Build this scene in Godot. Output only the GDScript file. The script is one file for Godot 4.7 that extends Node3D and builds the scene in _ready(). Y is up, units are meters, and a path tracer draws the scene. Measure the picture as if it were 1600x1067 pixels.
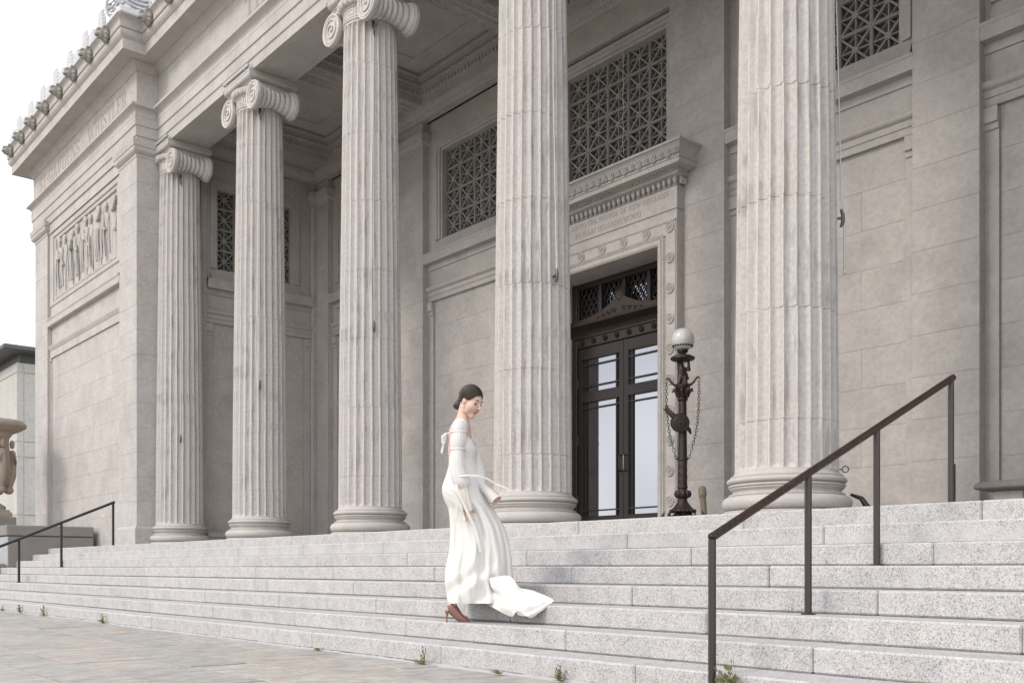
extends Node3D
# A woman in a white gown walks up the granite steps of a classical museum portico.
# World: x runs along the facade, y up, z towards the viewer; z = 0 is the foot of the first riser.

const RISE := 0.1427
const TREAD := 0.325
const PLAT := 8.0 * RISE          # height of the portico floor
const Z_COL := -4.146             # column axes
const Z_ARCH := -3.746            # face of the architrave
const Z_ARCH_BACK := -4.546
const Z_BLOCK := -3.296           # face of the end pavilions
const Z_WALL := -7.646            # recessed bays of the portico wall
const Z_PIER := -7.496            # piers of the portico wall
const Z_SURR := -7.346            # door surround
const Z_DOOR := -7.896
const X_BLOCK := -21.16           # inner side of the left pavilion
const X_BLOCK_END := -28.95
const X_RIGHT := -1.65            # inner side of the right pavilion
const X_RIGHT_END := 6.15
const COLUMN_X := [-20.95, -17.15, -13.33, -9.49, -5.72, -1.9]
const LATTICE := 0.466            # size of one lattice panel of the windows
const WIN_Y0 := 7.355

var rng := RandomNumberGenerator.new()
var mat := {}

# ------------------------------------------------------------------ mesh collector
class Geo:
	var v := PackedVector3Array()
	var n := PackedVector3Array()
	var c := PackedColorArray()
	var ix := PackedInt32Array()
	var tint := Color(1, 1, 1)
	var colored := false

	func quad(a: Vector3, b: Vector3, e: Vector3, d: Vector3) -> void:   # counter-clockwise from outside
		var m := (e - a).cross(d - b)
		if m.length_squared() < 1e-16:
			return
		m = m.normalized()
		var i := v.size()
		v.append(a); v.append(b); v.append(e); v.append(d)
		for k in 4:
			n.append(m)
			if colored:
				c.append(tint)
		ix.append(i); ix.append(i + 2); ix.append(i + 1)
		ix.append(i); ix.append(i + 3); ix.append(i + 2)

	func tri(a: Vector3, b: Vector3, e: Vector3) -> void:
		var m := (b - a).cross(e - a).normalized()
		var i := v.size()
		v.append(a); v.append(b); v.append(e)
		for k in 3:
			n.append(m)
			if colored:
				c.append(tint)
		ix.append(i); ix.append(i + 2); ix.append(i + 1)

	func box(a: Vector3, b: Vector3) -> void:
		tbox(Transform3D(Basis(), (a + b) * 0.5), b - a)

	func tbox(t: Transform3D, s: Vector3) -> void:
		var h := s * 0.5
		var p := []
		for k in 8:
			p.append(t * Vector3(h.x if k & 1 else -h.x, h.y if k & 2 else -h.y, h.z if k & 4 else -h.z))
		quad(p[4], p[5], p[7], p[6]); quad(p[1], p[0], p[2], p[3])
		quad(p[5], p[1], p[3], p[7]); quad(p[0], p[4], p[6], p[2])
		quad(p[6], p[7], p[3], p[2]); quad(p[0], p[1], p[5], p[4])

	func cbox(a: Vector3, b: Vector3, h: float) -> void:   # box with chamfered edges
		var q := func(sx: int, sy: int, sz: int, ax: int) -> Vector3:
			var p := Vector3(b.x if sx else a.x, b.y if sy else a.y, b.z if sz else a.z)
			if ax != 0: p.x += -h if sx else h
			if ax != 1: p.y += -h if sy else h
			if ax != 2: p.z += -h if sz else h
			return p
		quad(q.call(0, 0, 1, 2), q.call(1, 0, 1, 2), q.call(1, 1, 1, 2), q.call(0, 1, 1, 2))
		quad(q.call(1, 0, 0, 2), q.call(0, 0, 0, 2), q.call(0, 1, 0, 2), q.call(1, 1, 0, 2))
		quad(q.call(1, 0, 1, 0), q.call(1, 0, 0, 0), q.call(1, 1, 0, 0), q.call(1, 1, 1, 0))
		quad(q.call(0, 0, 0, 0), q.call(0, 0, 1, 0), q.call(0, 1, 1, 0), q.call(0, 1, 0, 0))
		quad(q.call(0, 1, 1, 1), q.call(1, 1, 1, 1), q.call(1, 1, 0, 1), q.call(0, 1, 0, 1))
		quad(q.call(0, 0, 0, 1), q.call(1, 0, 0, 1), q.call(1, 0, 1, 1), q.call(0, 0, 1, 1))
		for s in 2:
			for t in 2:
				var e := [q.call(0, s, t, 1), q.call(1, s, t, 1), q.call(1, s, t, 2), q.call(0, s, t, 2)]
				if s == t: quad(e[0], e[3], e[2], e[1])
				else: quad(e[0], e[1], e[2], e[3])
				e = [q.call(s, 0, t, 0), q.call(s, 1, t, 0), q.call(s, 1, t, 2), q.call(s, 0, t, 2)]
				if s == t: quad(e[0], e[1], e[2], e[3])
				else: quad(e[0], e[3], e[2], e[1])
				e = [q.call(s, t, 0, 0), q.call(s, t, 1, 0), q.call(s, t, 1, 1), q.call(s, t, 0, 1)]
				if s == t: quad(e[0], e[3], e[2], e[1])
				else: quad(e[0], e[1], e[2], e[3])
		for k in 8:
			var x := k & 1; var y := (k >> 1) & 1; var z := (k >> 2) & 1
			if (x + y + z) % 2 == 1: tri(q.call(x, y, z, 0), q.call(x, y, z, 1), q.call(x, y, z, 2))
			else: tri(q.call(x, y, z, 0), q.call(x, y, z, 2), q.call(x, y, z, 1))

	# smooth surface through rows of points; wrap joins the last column to the first
	func grid(rows: Array, wrap := false, flip := false) -> void:
		var nr := rows.size()
		var nc: int = rows[0].size()
		var base := v.size()
		var acc := PackedVector3Array()
		acc.resize(nr * nc)
		var last := nc if wrap else nc - 1
		for r in nr - 1:
			for k in last:
				var k2 := (k + 1) % nc
				var a: Vector3 = rows[r][k]; var b: Vector3 = rows[r][k2]
				var d: Vector3 = rows[r + 1][k]; var e: Vector3 = rows[r + 1][k2]
				var m := (e - a).cross(d - b)
				if flip: m = -m
				acc[r * nc + k] += m; acc[r * nc + k2] += m
				acc[(r + 1) * nc + k] += m; acc[(r + 1) * nc + k2] += m
				var i0 := base + r * nc + k; var i1 := base + r * nc + k2
				var i2 := base + (r + 1) * nc + k2; var i3 := base + (r + 1) * nc + k
				if flip:
					ix.append(i0); ix.append(i1); ix.append(i2); ix.append(i0); ix.append(i2); ix.append(i3)
				else:
					ix.append(i0); ix.append(i2); ix.append(i1); ix.append(i0); ix.append(i3); ix.append(i2)
		for r in nr:
			for k in nc:
				v.append(rows[r][k])
				var m := acc[r * nc + k]
				n.append(m.normalized() if m.length_squared() > 1e-18 else Vector3.UP)
				if colored:
					c.append(tint)

	# profile of (radius, height) turned about y at a centre; smooth round, faceted along the profile
	func lathe(prof: Array, segs: int, at := Vector3.ZERO, basis := Basis()) -> void:
		for j in prof.size() - 1:
			var a: Vector2 = prof[j]; var b: Vector2 = prof[j + 1]
			var d := b - a
			if d.length_squared() < 1e-12: continue
			var nn := Vector2(d.y, -d.x).normalized()
			var i := v.size()
			for k in segs + 1:
				var t := TAU * k / segs
				var cs := cos(t); var sn := sin(t)
				v.append(at + basis * Vector3(a.x * cs, a.y, -a.x * sn))
				v.append(at + basis * Vector3(b.x * cs, b.y, -b.x * sn))
				var m := basis * Vector3(nn.x * cs, nn.y, -nn.x * sn)
				n.append(m); n.append(m)
				if colored: c.append(tint); c.append(tint)
			for k in segs:
				var o := i + 2 * k
				ix.append(o); ix.append(o + 3); ix.append(o + 2); ix.append(o); ix.append(o + 1); ix.append(o + 3)

	func tube(pts: Array, radius, segs := 8, flat := 1.0, up := Vector3.ZERO, caps := true) -> void:
		var rows := []
		var side := Vector3.ZERO
		for i in pts.size():
			var p: Vector3 = pts[i]
			var t: Vector3 = (pts[mini(i + 1, pts.size() - 1)] - pts[maxi(i - 1, 0)]).normalized()
			if i == 0:
				var ref := up if up != Vector3.ZERO else (Vector3.UP if absf(t.y) < 0.9 else Vector3.RIGHT)
				side = t.cross(ref).normalized()
			side = (side - t * side.dot(t)).normalized()
			var top := side.cross(t).normalized()
			var r: float = radius[i] if radius is Array else radius
			var row := PackedVector3Array()
			for k in segs:
				var w := TAU * k / segs
				row.append(p + side * cos(w) * r + top * sin(w) * r * flat)
			rows.append(row)
		if caps:
			var a := PackedVector3Array(); var b := PackedVector3Array()
			a.resize(segs); b.resize(segs); a.fill(pts[0]); b.fill(pts[-1])
			rows.push_front(a); rows.append(b)
		grid(rows, true)

	func ball(at: Vector3, r: Vector3, nu := 12, nv := 8, basis := Basis()) -> void:
		var rows := []
		for j in nv + 1:
			var f := PI * j / nv
			var row := PackedVector3Array()
			for k in nu:
				var t := TAU * k / nu
				row.append(at + basis * Vector3(sin(f) * cos(t) * r.x, -cos(f) * r.y, -sin(f) * sin(t) * r.z))
			rows.append(row)
		grid(rows, true)

	# a profile of (projection, height) carried round a plan path of (x, z), mitred
	func sweep(path: Array, prof: Array) -> void:
		var off := []
		for i in path.size():
			var o := Vector2.ZERO
			var nn := 0
			for s in [i - 1, i]:
				if s < 0 or s >= path.size() - 1: continue
				var d: Vector2 = (path[s + 1] - path[s]).normalized()
				o += Vector2(-d.y, d.x) * Vector2(1, 1)
				nn += 1
			off.append(o)
		for i in path.size() - 1:
			for j in prof.size() - 1:
				var a := pt(path[i], off[i], prof[j]); var b := pt(path[i + 1], off[i + 1], prof[j])
				var e := pt(path[i + 1], off[i + 1], prof[j + 1]); var d := pt(path[i], off[i], prof[j + 1])
				quad(a, b, e, d)

	func pt(p: Vector2, o: Vector2, q: Vector2) -> Vector3:
		return Vector3(p.x + o.x * q.x, q.y, p.y + o.y * q.x)

	# flat outline (x, y) given depth d towards +z from z0, with its rim bevelled
	func plate(outline: PackedVector2Array, z0: float, d: float, t := Transform3D(), dome := 0.0) -> void:
		var o := outline
		if Geometry2D.is_polygon_clockwise(o):
			o = o.duplicate(); o.reverse()
		var tr := Geometry2D.triangulate_polygon(o)
		for k in range(0, tr.size(), 3):
			var q := [o[tr[k]], o[tr[k + 1]], o[tr[k + 2]]]
			if (q[1] - q[0]).cross(q[2] - q[0]) < 0: q.reverse()
			tri(t * Vector3(q[0].x, q[0].y, z0 + d), t * Vector3(q[1].x, q[1].y, z0 + d), t * Vector3(q[2].x, q[2].y, z0 + d))
			tri(t * Vector3(q[2].x, q[2].y, z0), t * Vector3(q[1].x, q[1].y, z0), t * Vector3(q[0].x, q[0].y, z0))
		for k in o.size():
			var a := o[k]; var b := o[(k + 1) % o.size()]
			quad(t * Vector3(a.x, a.y, z0), t * Vector3(b.x, b.y, z0), t * Vector3(b.x, b.y, z0 + d), t * Vector3(a.x, a.y, z0 + d))

	func mesh(m: Material = null) -> ArrayMesh:
		var arr := []
		arr.resize(Mesh.ARRAY_MAX)
		arr[Mesh.ARRAY_VERTEX] = v; arr[Mesh.ARRAY_NORMAL] = n; arr[Mesh.ARRAY_INDEX] = ix
		if colored: arr[Mesh.ARRAY_COLOR] = c
		var am := ArrayMesh.new()
		am.add_surface_from_arrays(Mesh.PRIMITIVE_TRIANGLES, arr)
		if m: am.surface_set_material(0, m)
		return am


# ------------------------------------------------------------------ nodes
func thing(called: String, label: String, category: String, at := Vector3.ZERO, turn := 0.0, group := "") -> Node3D:
	var o := Node3D.new()
	o.name = called
	add_child(o, true)
	o.position = at
	o.rotation.y = turn
	o.set_meta("label", label)
	o.set_meta("category", category)
	if group: o.set_meta("group", group)
	return o

func part(g: Geo, called: String, m: Material, parent: Node3D) -> MeshInstance3D:
	return put(g.mesh(m), called, parent)

func put(mesh: Mesh, called: String, parent: Node3D, t := Transform3D()) -> MeshInstance3D:
	var o := MeshInstance3D.new()
	o.name = called
	o.mesh = mesh
	o.transform = t
	parent.add_child(o, true)
	return o

func curve(a: Vector2, b: Vector2, bulge: float, k := 5) -> Array:   # an arc-like run of profile points from a to b
	var out := []
	var d := b - a
	var s := Vector2(d.y, -d.x)
	for i in k + 1:
		var t := float(i) / k
		out.append(a + d * t + s * bulge * sin(PI * t))
	return out

func torus_profile(r: float, y0: float, y1: float, bulge: float, k := 8) -> Array:
	var out := []
	for i in k + 1:
		var t := PI * i / k
		out.append(Vector2(r + bulge * sin(t), lerpf(y0, y1, 0.5 - 0.5 * cos(t))))
	return out

# ------------------------------------------------------------------ implicit shapes
func smin(a: float, b: float, k: float) -> float:
	var h := maxf(k - absf(a - b), 0.0) / k
	return minf(a, b) - h * h * k * 0.25

func smax(a: float, b: float, k: float) -> float:
	return -smin(-a, -b, k)

func ell(p: Vector3, c: Vector3, r: Vector3) -> float:
	var q := p - c
	var k0 := (q / r).length()
	var k1 := (q / (r * r)).length()
	return k0 * (k0 - 1.0) / k1 if k1 > 1e-9 else -minf(r.x, minf(r.y, r.z))

func cap(p: Vector3, a: Vector3, b: Vector3, ra: float, rb: float) -> float:
	var pa := p - a
	var ba := b - a
	var h := clampf(pa.dot(ba) / ba.dot(ba), 0.0, 1.0)
	return (pa - ba * h).length() - lerpf(ra, rb, h)

# surface nets over the cells near the zero set of f; paint gives a vertex its colour
func nets(f: Callable, lo: Vector3, hi: Vector3, cell: float, g: Geo, paint = null) -> void:
	var B := 4
	var nb := Vector3i(((hi - lo) / (cell * B)).ceil())
	var N := nb * B + Vector3i.ONE
	var val := PackedFloat32Array()
	val.resize(N.x * N.y * N.z)
	val.fill(1e9)
	var act := []
	var reach := cell * B * 0.87 * 1.35
	for bz in nb.z:
		for by in nb.y:
			for bx in nb.x:
				var mid := lo + (Vector3(bx, by, bz) + Vector3.ONE * 0.5) * cell * B
				if absf(f.call(mid)) > reach: continue
				act.append(Vector3i(bx, by, bz))
				for k in B + 1:
					for j in B + 1:
						var at := ((bz * B + k) * N.y + by * B + j) * N.x + bx * B
						for i in B + 1:
							if val[at + i] > 1e8:
								val[at + i] = f.call(lo + Vector3(bx * B + i, by * B + j, bz * B + k) * cell)
	var vid := PackedInt32Array()
	vid.resize(N.x * N.y * N.z)
	vid.fill(-1)
	var pos := PackedVector3Array()
	var dx := 1; var dy := N.x; var dz := N.x * N.y
	var corner := [0, dx, dy, dx + dy, dz, dx + dz, dy + dz, dx + dy + dz]
	var edges := [[0, 1], [2, 3], [4, 5], [6, 7], [0, 2], [1, 3], [4, 6], [5, 7], [0, 4], [1, 5], [2, 6], [3, 7]]
	for b in act:
		for k in B:
			for j in B:
				for i in B:
					var x: int = b.x * B + i; var y: int = b.y * B + j; var z: int = b.z * B + k
					var at := z * dz + y * dy + x
					var inside := 0
					for q in 8:
						if val[at + corner[q]] < 0.0: inside += 1
					if inside == 0 or inside == 8: continue
					var s := Vector3.ZERO
					var m := 0
					for e in edges:
						var v0 := val[at + corner[e[0]]]; var v1 := val[at + corner[e[1]]]
						if (v0 < 0.0) == (v1 < 0.0): continue
						var t := v0 / (v0 - v1)
						var p0 := Vector3(e[0] & 1, (e[0] >> 1) & 1, (e[0] >> 2) & 1)
						var p1 := Vector3(e[1] & 1, (e[1] >> 1) & 1, (e[1] >> 2) & 1)
						s += p0.lerp(p1, t)
						m += 1
					vid[at] = pos.size()
					pos.append(lo + (Vector3(x, y, z) + s / m) * cell)
	var nrm := PackedVector3Array()
	nrm.resize(pos.size())
	var faces := PackedInt32Array()
	for b in act:
		for k in B:
			for j in B:
				for i in B:
					var x: int = b.x * B + i; var y: int = b.y * B + j; var z: int = b.z * B + k
					var at := z * dz + y * dy + x
					var v0 := val[at]
					for ax in 3:
						var d1: int = [dx, dy, dz][ax]
						var v1 := val[at + d1]
						if v1 > 1e8 or v0 > 1e8 or (v0 < 0.0) == (v1 < 0.0): continue
						var e1: int = [dy, dz, dx][ax]
						var e2: int = [dz, dx, dy][ax]
						if at - e1 - e2 < 0: continue
						var q := [vid[at], vid[at - e1], vid[at - e1 - e2], vid[at - e2]]
						if q[0] < 0 or q[1] < 0 or q[2] < 0 or q[3] < 0: continue
						if v0 >= 0.0: q.reverse()
						# q runs counter-clockwise seen from outside
						var m := (pos[q[2]] - pos[q[0]]).cross(pos[q[3]] - pos[q[1]])
						for t in q: nrm[t] += m
						faces.append_array(PackedInt32Array([q[0], q[2], q[1], q[0], q[3], q[2]]))
	var base := g.v.size()
	for i in pos.size():
		g.v.append(pos[i])
		g.n.append(nrm[i].normalized())
		if g.colored:
			g.c.append(paint.call(pos[i]) if paint != null else g.tint)
	for i in faces:
		g.ix.append(base + i)

# ------------------------------------------------------------------ materials
func noise_bytes(size: int, freq: float, seed_: int, octaves := 4, kind := FastNoiseLite.TYPE_SIMPLEX_SMOOTH, cell := false) -> PackedByteArray:
	var f := FastNoiseLite.new()
	f.noise_type = kind
	f.frequency = freq
	f.seed = seed_
	f.fractal_octaves = octaves
	if cell:
		f.cellular_return_type = FastNoiseLite.RETURN_CELL_VALUE
		f.fractal_type = FastNoiseLite.FRACTAL_NONE
	var im := f.get_seamless_image(size, size)
	im.convert(Image.FORMAT_L8)
	return im.get_data()

func stretch(b: PackedByteArray, size: int, times: int) -> PackedByteArray:   # stretched upwards: long vertical streaks (still seamless)
	var im := Image.create_from_data(size, size, false, Image.FORMAT_L8, b)
	im.resize(size, size * times, Image.INTERPOLATE_CUBIC)
	return im.get_region(Rect2i(0, 0, size, size * times)).get_data()

func picture(size: Vector2i, data: PackedByteArray) -> ImageTexture:
	return ImageTexture.create_from_image(Image.create_from_data(size.x, size.y, false, Image.FORMAT_RGB8, data))

func std(color: Color, rough: float, metal := 0.0, tex: Texture2D = null, scale := Vector3.ONE, spec := 0.5) -> StandardMaterial3D:
	var m := StandardMaterial3D.new()
	m.albedo_color = color.linear_to_srgb()
	m.roughness = rough
	m.metallic = metal
	m.metallic_specular = spec
	m.cull_mode = BaseMaterial3D.CULL_DISABLED
	if tex:
		m.albedo_texture = tex
		m.uv1_triplanar = true
		m.uv1_world_triplanar = true
		m.uv1_triplanar_sharpness = 4.0
		m.uv1_scale = scale
	return m

func bump(m: StandardMaterial3D, bytes: PackedByteArray, size: int, strength: float) -> void:
	var im := Image.create_from_data(size, size, false, Image.FORMAT_L8, bytes)
	im.convert(Image.FORMAT_RGBA8)
	im.bump_map_to_normal_map(strength)
	m.normal_enabled = true
	m.normal_texture = ImageTexture.create_from_image(im)

func make_materials() -> void:
	var S := 512
	var coarse := noise_bytes(S, 0.006, 3, 5)
	var fine := noise_bytes(S, 0.05, 11, 4)
	var grainy := noise_bytes(S, 0.25, 5, 2)
	# limestone: soft mottling, faint bedding, rare grey patches and scratches
	var d := PackedByteArray(); d.resize(S * S * 3)
	for i in S * S:
		var k := float(coarse[i]) / 255.0
		var f := float(fine[i]) / 255.0
		var g := float(grainy[i]) / 255.0
		var l := 0.80 + 0.06 * (k - 0.5) + 0.07 * (f - 0.5) + 0.07 * (g - 0.5) + 0.06
		var warm := 0.022 * (float(coarse[(i * 7 + 977) % (S * S)]) / 255.0 - 0.5)
		d[i * 3] = clampi(int((l + warm) * 255.0), 0, 255)
		d[i * 3 + 1] = clampi(int(l * 255.0), 0, 255)
		d[i * 3 + 2] = clampi(int((l - warm) * 255.0), 0, 255)
	var stone_tex := picture(Vector2i(S, S), d)
	# weathered limestone of the columns: grey rain streaks with ragged outlines
	var T := 4
	var st := stretch(noise_bytes(S, 0.022, 21, 4), S, T)
	var st2 := stretch(noise_bytes(S, 0.05, 33, 3), S, T)
	d = PackedByteArray(); d.resize(S * S * T * 3)
	for y in S * T:
		for x in S:
			var i := y * S + x
			var j := (y % S) * S + x
			var big := float(coarse[((y / T) % S) * S + x]) / 255.0
			var s := smoothstep(0.585, 0.79, float(st[i]) / 255.0 * 0.55 + big * 0.35 + float(st2[i]) / 255.0 * 0.14)
			s *= 0.55 + 0.9 * (float(fine[j]) / 255.0 - 0.2)
			var l := 0.88 + 0.12 * (float(fine[j]) / 255.0 - 0.5) + 0.08 * (float(grainy[j]) / 255.0 - 0.5) - 0.15 * clampf(s, 0.0, 1.0)
			var cool := 0.016 * (big - 0.5) - 0.012 * clampf(s, 0.0, 1.0)
			d[i * 3] = clampi(int((l - cool) * 255.0), 0, 255)
			d[i * 3 + 1] = clampi(int(l * 255.0), 0, 255)
			d[i * 3 + 2] = clampi(int((l + cool * 0.7) * 255.0), 0, 255)
	var column_tex := picture(Vector2i(S, S * T), d)
	# granite: pale ground with grey, tan and dark crystals
	var G := 1024
	var c1 := noise_bytes(G, 0.40, 7, 1, FastNoiseLite.TYPE_CELLULAR, true)
	var c2 := noise_bytes(G, 0.24, 17, 1, FastNoiseLite.TYPE_CELLULAR, true)
	var c3 := noise_bytes(G, 0.012, 19, 4)
	d = PackedByteArray(); d.resize(G * G * 3)
	for i in G * G:
		var a := c1[i]; var b := c2[i]
		var l := 0.84 + 0.06 * (float(c3[i]) / 255.0 - 0.5)
		var r := 0.0; var bl := 0.0
		if a < 48: l -= 0.21 - float(a) * 0.002
		elif a < 95: l -= 0.07; r = 0.012; bl = -0.012
		elif a > 205: l += 0.05
		if b < 30: l -= 0.10
		elif b > 215: l -= 0.02; r += 0.025; bl -= 0.025
		d[i * 3] = clampi(int((l + r) * 255.0), 0, 255)
		d[i * 3 + 1] = clampi(int(l * 255.0), 0, 255)
		d[i * 3 + 2] = clampi(int((l + bl + 0.01) * 255.0), 0, 255)
	var granite_tex := picture(Vector2i(G, G), d)
	# slate flags: layered, with thin cleft lines
	var lay := noise_bytes(S, 0.012, 41, 5)
	d = PackedByteArray(); d.resize(S * S * 3)
	for i in S * S:
		var k := float(lay[i]) / 255.0
		var band := absf(fposmod(k * 9.0, 1.0) - 0.5) * 2.0
		var f := float(fine[i]) / 255.0
		var l := 0.80 + 0.16 * (k - 0.5) + 0.10 * (f - 0.5) + 0.05 * (float(grainy[i]) / 255.0 - 0.5) - (0.10 if band < 0.05 else 0.0)
		var w := 0.03 * (float(coarse[i]) / 255.0 - 0.5) + 0.008
		d[i * 3] = clampi(int((l + w) * 255.0), 0, 255)
		d[i * 3 + 1] = clampi(int(l * 255.0), 0, 255)
		d[i * 3 + 2] = clampi(int((l - w) * 255.0), 0, 255)
	var slate_tex := picture(Vector2i(S, S), d)

	var tones := [Color(0.600, 0.559, 0.531), Color(0.594, 0.553, 0.524), Color(0.606, 0.565, 0.538), Color(0.597, 0.557, 0.531)]
	for i in 4:
		mat["stone%d" % i] = std(tones[i], 0.85, 0.0, stone_tex, Vector3.ONE * (0.31 + 0.03 * i))
		bump(mat["stone%d" % i], fine, S, 1.2)
	mat.trim = std(Color(0.600, 0.559, 0.531), 0.85, 0.0, stone_tex, Vector3.ONE * 0.37)
	mat.column = std(Color(0.660, 0.620, 0.588), 0.8, 0.0, column_tex, Vector3(0.62, 0.155, 0.62))
	mat.column_base = std(Color(0.605, 0.564, 0.534), 0.8, 0.0, stone_tex, Vector3.ONE * 0.9)
	mat.joint = std(Color(0.46, 0.43, 0.405), 0.95)
	mat.ceiling = mat.trim
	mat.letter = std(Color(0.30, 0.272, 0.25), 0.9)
	for i in 3:
		mat["granite%d" % i] = std([Color(0.690, 0.677, 0.665), Color(0.672, 0.661, 0.652), Color(0.706, 0.692, 0.678)][i], 0.72, 0.0, granite_tex, Vector3.ONE * 0.5)
	mat.mortar = std(Color(0.50, 0.50, 0.51), 0.95, 0.0, stone_tex, Vector3.ONE * 1.5)
	mat.dark_joint = std(Color(0.42, 0.41, 0.40), 0.95)
	var slates := [Color(0.545, 0.508, 0.470), Color(0.515, 0.500, 0.470), Color(0.565, 0.515, 0.472), Color(0.490, 0.478, 0.450), Color(0.580, 0.545, 0.505)]
	for i in 5:
		mat["slate%d" % i] = std(slates[i], 0.8, 0.0, slate_tex, Vector3(0.9, 0.9, 0.35 + 0.06 * i))
		bump(mat["slate%d" % i], lay, S, 3.0)
	mat.ground = std(Color(0.44, 0.385, 0.31), 0.95, 0.0, stone_tex, Vector3.ONE * 0.25)
	mat.lattice = std(Color(0.37, 0.352, 0.325), 0.85, 0.0, stone_tex, Vector3.ONE * 1.2)
	mat.void_glass = std(Color(0.105, 0.105, 0.105), 0.15, 0.0, null, Vector3.ONE, 0.5)
	mat.mirror_glass = std(Color(0.33, 0.33, 0.35), 0.03, 1.0)
	mat.bronze = std(Color(0.062, 0.057, 0.056), 0.40, 0.45, grain_tex(S, grainy, fine), Vector3.ONE * 2.0)
	mat.bronze_brown = std(Color(0.078, 0.058, 0.049), 0.48, 0.4, grain_tex(S, grainy, fine), Vector3.ONE * 3.0)
	mat.brass = std(Color(0.40, 0.25, 0.13), 0.3, 1.0)
	mat.rail = std(Color(0.048, 0.037, 0.032), 0.35, 0.35)
	mat.rail_top = std(Color(0.078, 0.050, 0.040), 0.34, 0.4, grain_tex(S, grainy, fine), Vector3.ONE * 1.3)
	mat.rail_dark = std(Color(0.030, 0.029, 0.029), 0.42, 0.4)
	mat.globe = std(Color(0.50, 0.495, 0.475), 0.12, 0.0)
	mat.globe.clearcoat_enabled = true
	mat.globe.clearcoat = 0.6
	mat.roof_white = std(Color(0.76, 0.76, 0.77), 0.75, 0.0, stone_tex, Vector3.ONE * 1.2)
	mat.copper = std(Color(0.32, 0.44, 0.42), 0.7, 0.0, stone_tex, Vector3.ONE)
	mat.black = std(Color(0.012, 0.012, 0.014), 0.6)
	mat.lion = std(Color(0.36, 0.34, 0.31), 0.85, 0.0, column_tex, Vector3(1.6, 0.4, 1.6))
	mat.rope = std(Color(0.60, 0.59, 0.57), 0.9)
	mat.steel = std(Color(0.12, 0.12, 0.125), 0.35, 0.8)
	mat.fixture = std(Color(0.42, 0.43, 0.42), 0.45, 0.3)
	mat.tan_stone = std(Color(0.43, 0.35, 0.28), 0.85, 0.0, stone_tex, Vector3.ONE * 1.1)
	mat.concrete = std(Color(0.60, 0.59, 0.56), 0.85, 0.0, stone_tex, Vector3.ONE * 0.15)
	mat.concrete_tan = std(Color(0.40, 0.35, 0.28), 0.85)
	mat.cheek = std(Color(0.30, 0.275, 0.255), 0.85, 0.0, stone_tex, Vector3.ONE * 0.6)
	mat.roof_dark = std(Color(0.075, 0.080, 0.085), 0.6)
	mat.wood = std(Color(0.33, 0.27, 0.20), 0.75, 0.0, column_tex, Vector3(4, 1, 4))
	mat.leaf = std(Color(0.14, 0.14, 0.045), 0.7)
	mat.dry = std(Color(0.27, 0.20, 0.10), 0.85)
	mat.skin = std(Color(1, 1, 1), 0.5)
	mat.skin.vertex_color_use_as_albedo = true
	mat.hair = std(Color(0.034, 0.020, 0.013), 0.42)
	mat.gown = std(Color(0.645, 0.63, 0.60), 0.36)
	mat.chiffon = std(Color(0.69, 0.672, 0.66), 0.7)
	mat.chiffon.transparency = BaseMaterial3D.TRANSPARENCY_ALPHA
	mat.chiffon.albedo_color.a = 0.82
	mat.lining = std(Color(0.64, 0.60, 0.52), 0.6)
	mat.shoe = std(Color(0.24, 0.12, 0.095), 0.35)
	mat.pearl = std(Color(0.7, 0.7, 0.72), 0.15, 0.6)
	mat.lash = std(Color(0.02, 0.013, 0.01), 0.6)

	# soiling: large ragged patches, a shade greyer, over granite, walls and shafts
	d = PackedByteArray(); d.resize(S * S * 3)
	for i in S * S:
		var q := float(coarse[i]) / 255.0 + 0.35 * (float(fine[i]) / 255.0 - 0.5) + 0.12 * (float(grainy[i]) / 255.0 - 0.5)
		var l := 1.0 - 0.045 * smoothstep(0.46, 0.78, q) - 0.02 * smoothstep(0.42, 0.28, q)
		d[i * 3] = int(l * 255.0); d[i * 3 + 1] = int(l * 255.0); d[i * 3 + 2] = int(l * 254.0)
	var soil_tex := picture(Vector2i(S, S), d)
	for k in ["granite0", "granite1", "granite2", "column_base", "trim", "stone0", "stone1", "stone2", "stone3"]:
		var m: StandardMaterial3D = mat[k]
		m.detail_enabled = true
		m.detail_blend_mode = BaseMaterial3D.BLEND_MODE_MUL
		m.detail_uv_layer = BaseMaterial3D.DETAIL_UV_2
		m.detail_albedo = soil_tex
		m.uv2_triplanar = true
		m.uv2_world_triplanar = true
		m.uv2_scale = Vector3.ONE * (0.55 if k.begins_with("granite") else 0.17)

var _grain: ImageTexture
func grain_tex(S: int, grainy: PackedByteArray, fine: PackedByteArray) -> ImageTexture:
	if _grain: return _grain
	var d := PackedByteArray(); d.resize(S * S * 3)
	for i in S * S:
		var l := 0.72 + 0.5 * (float(fine[i]) / 255.0 - 0.5) + 0.2 * (float(grainy[i]) / 255.0 - 0.5)
		for k in 3: d[i * 3 + k] = clampi(int((l + [0.03, 0.0, -0.02][k]) * 255.0), 0, 255)
	_grain = picture(Vector2i(S, S), d)
	return _grain

# ------------------------------------------------------------------ the museum
var museum: Node3D

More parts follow.
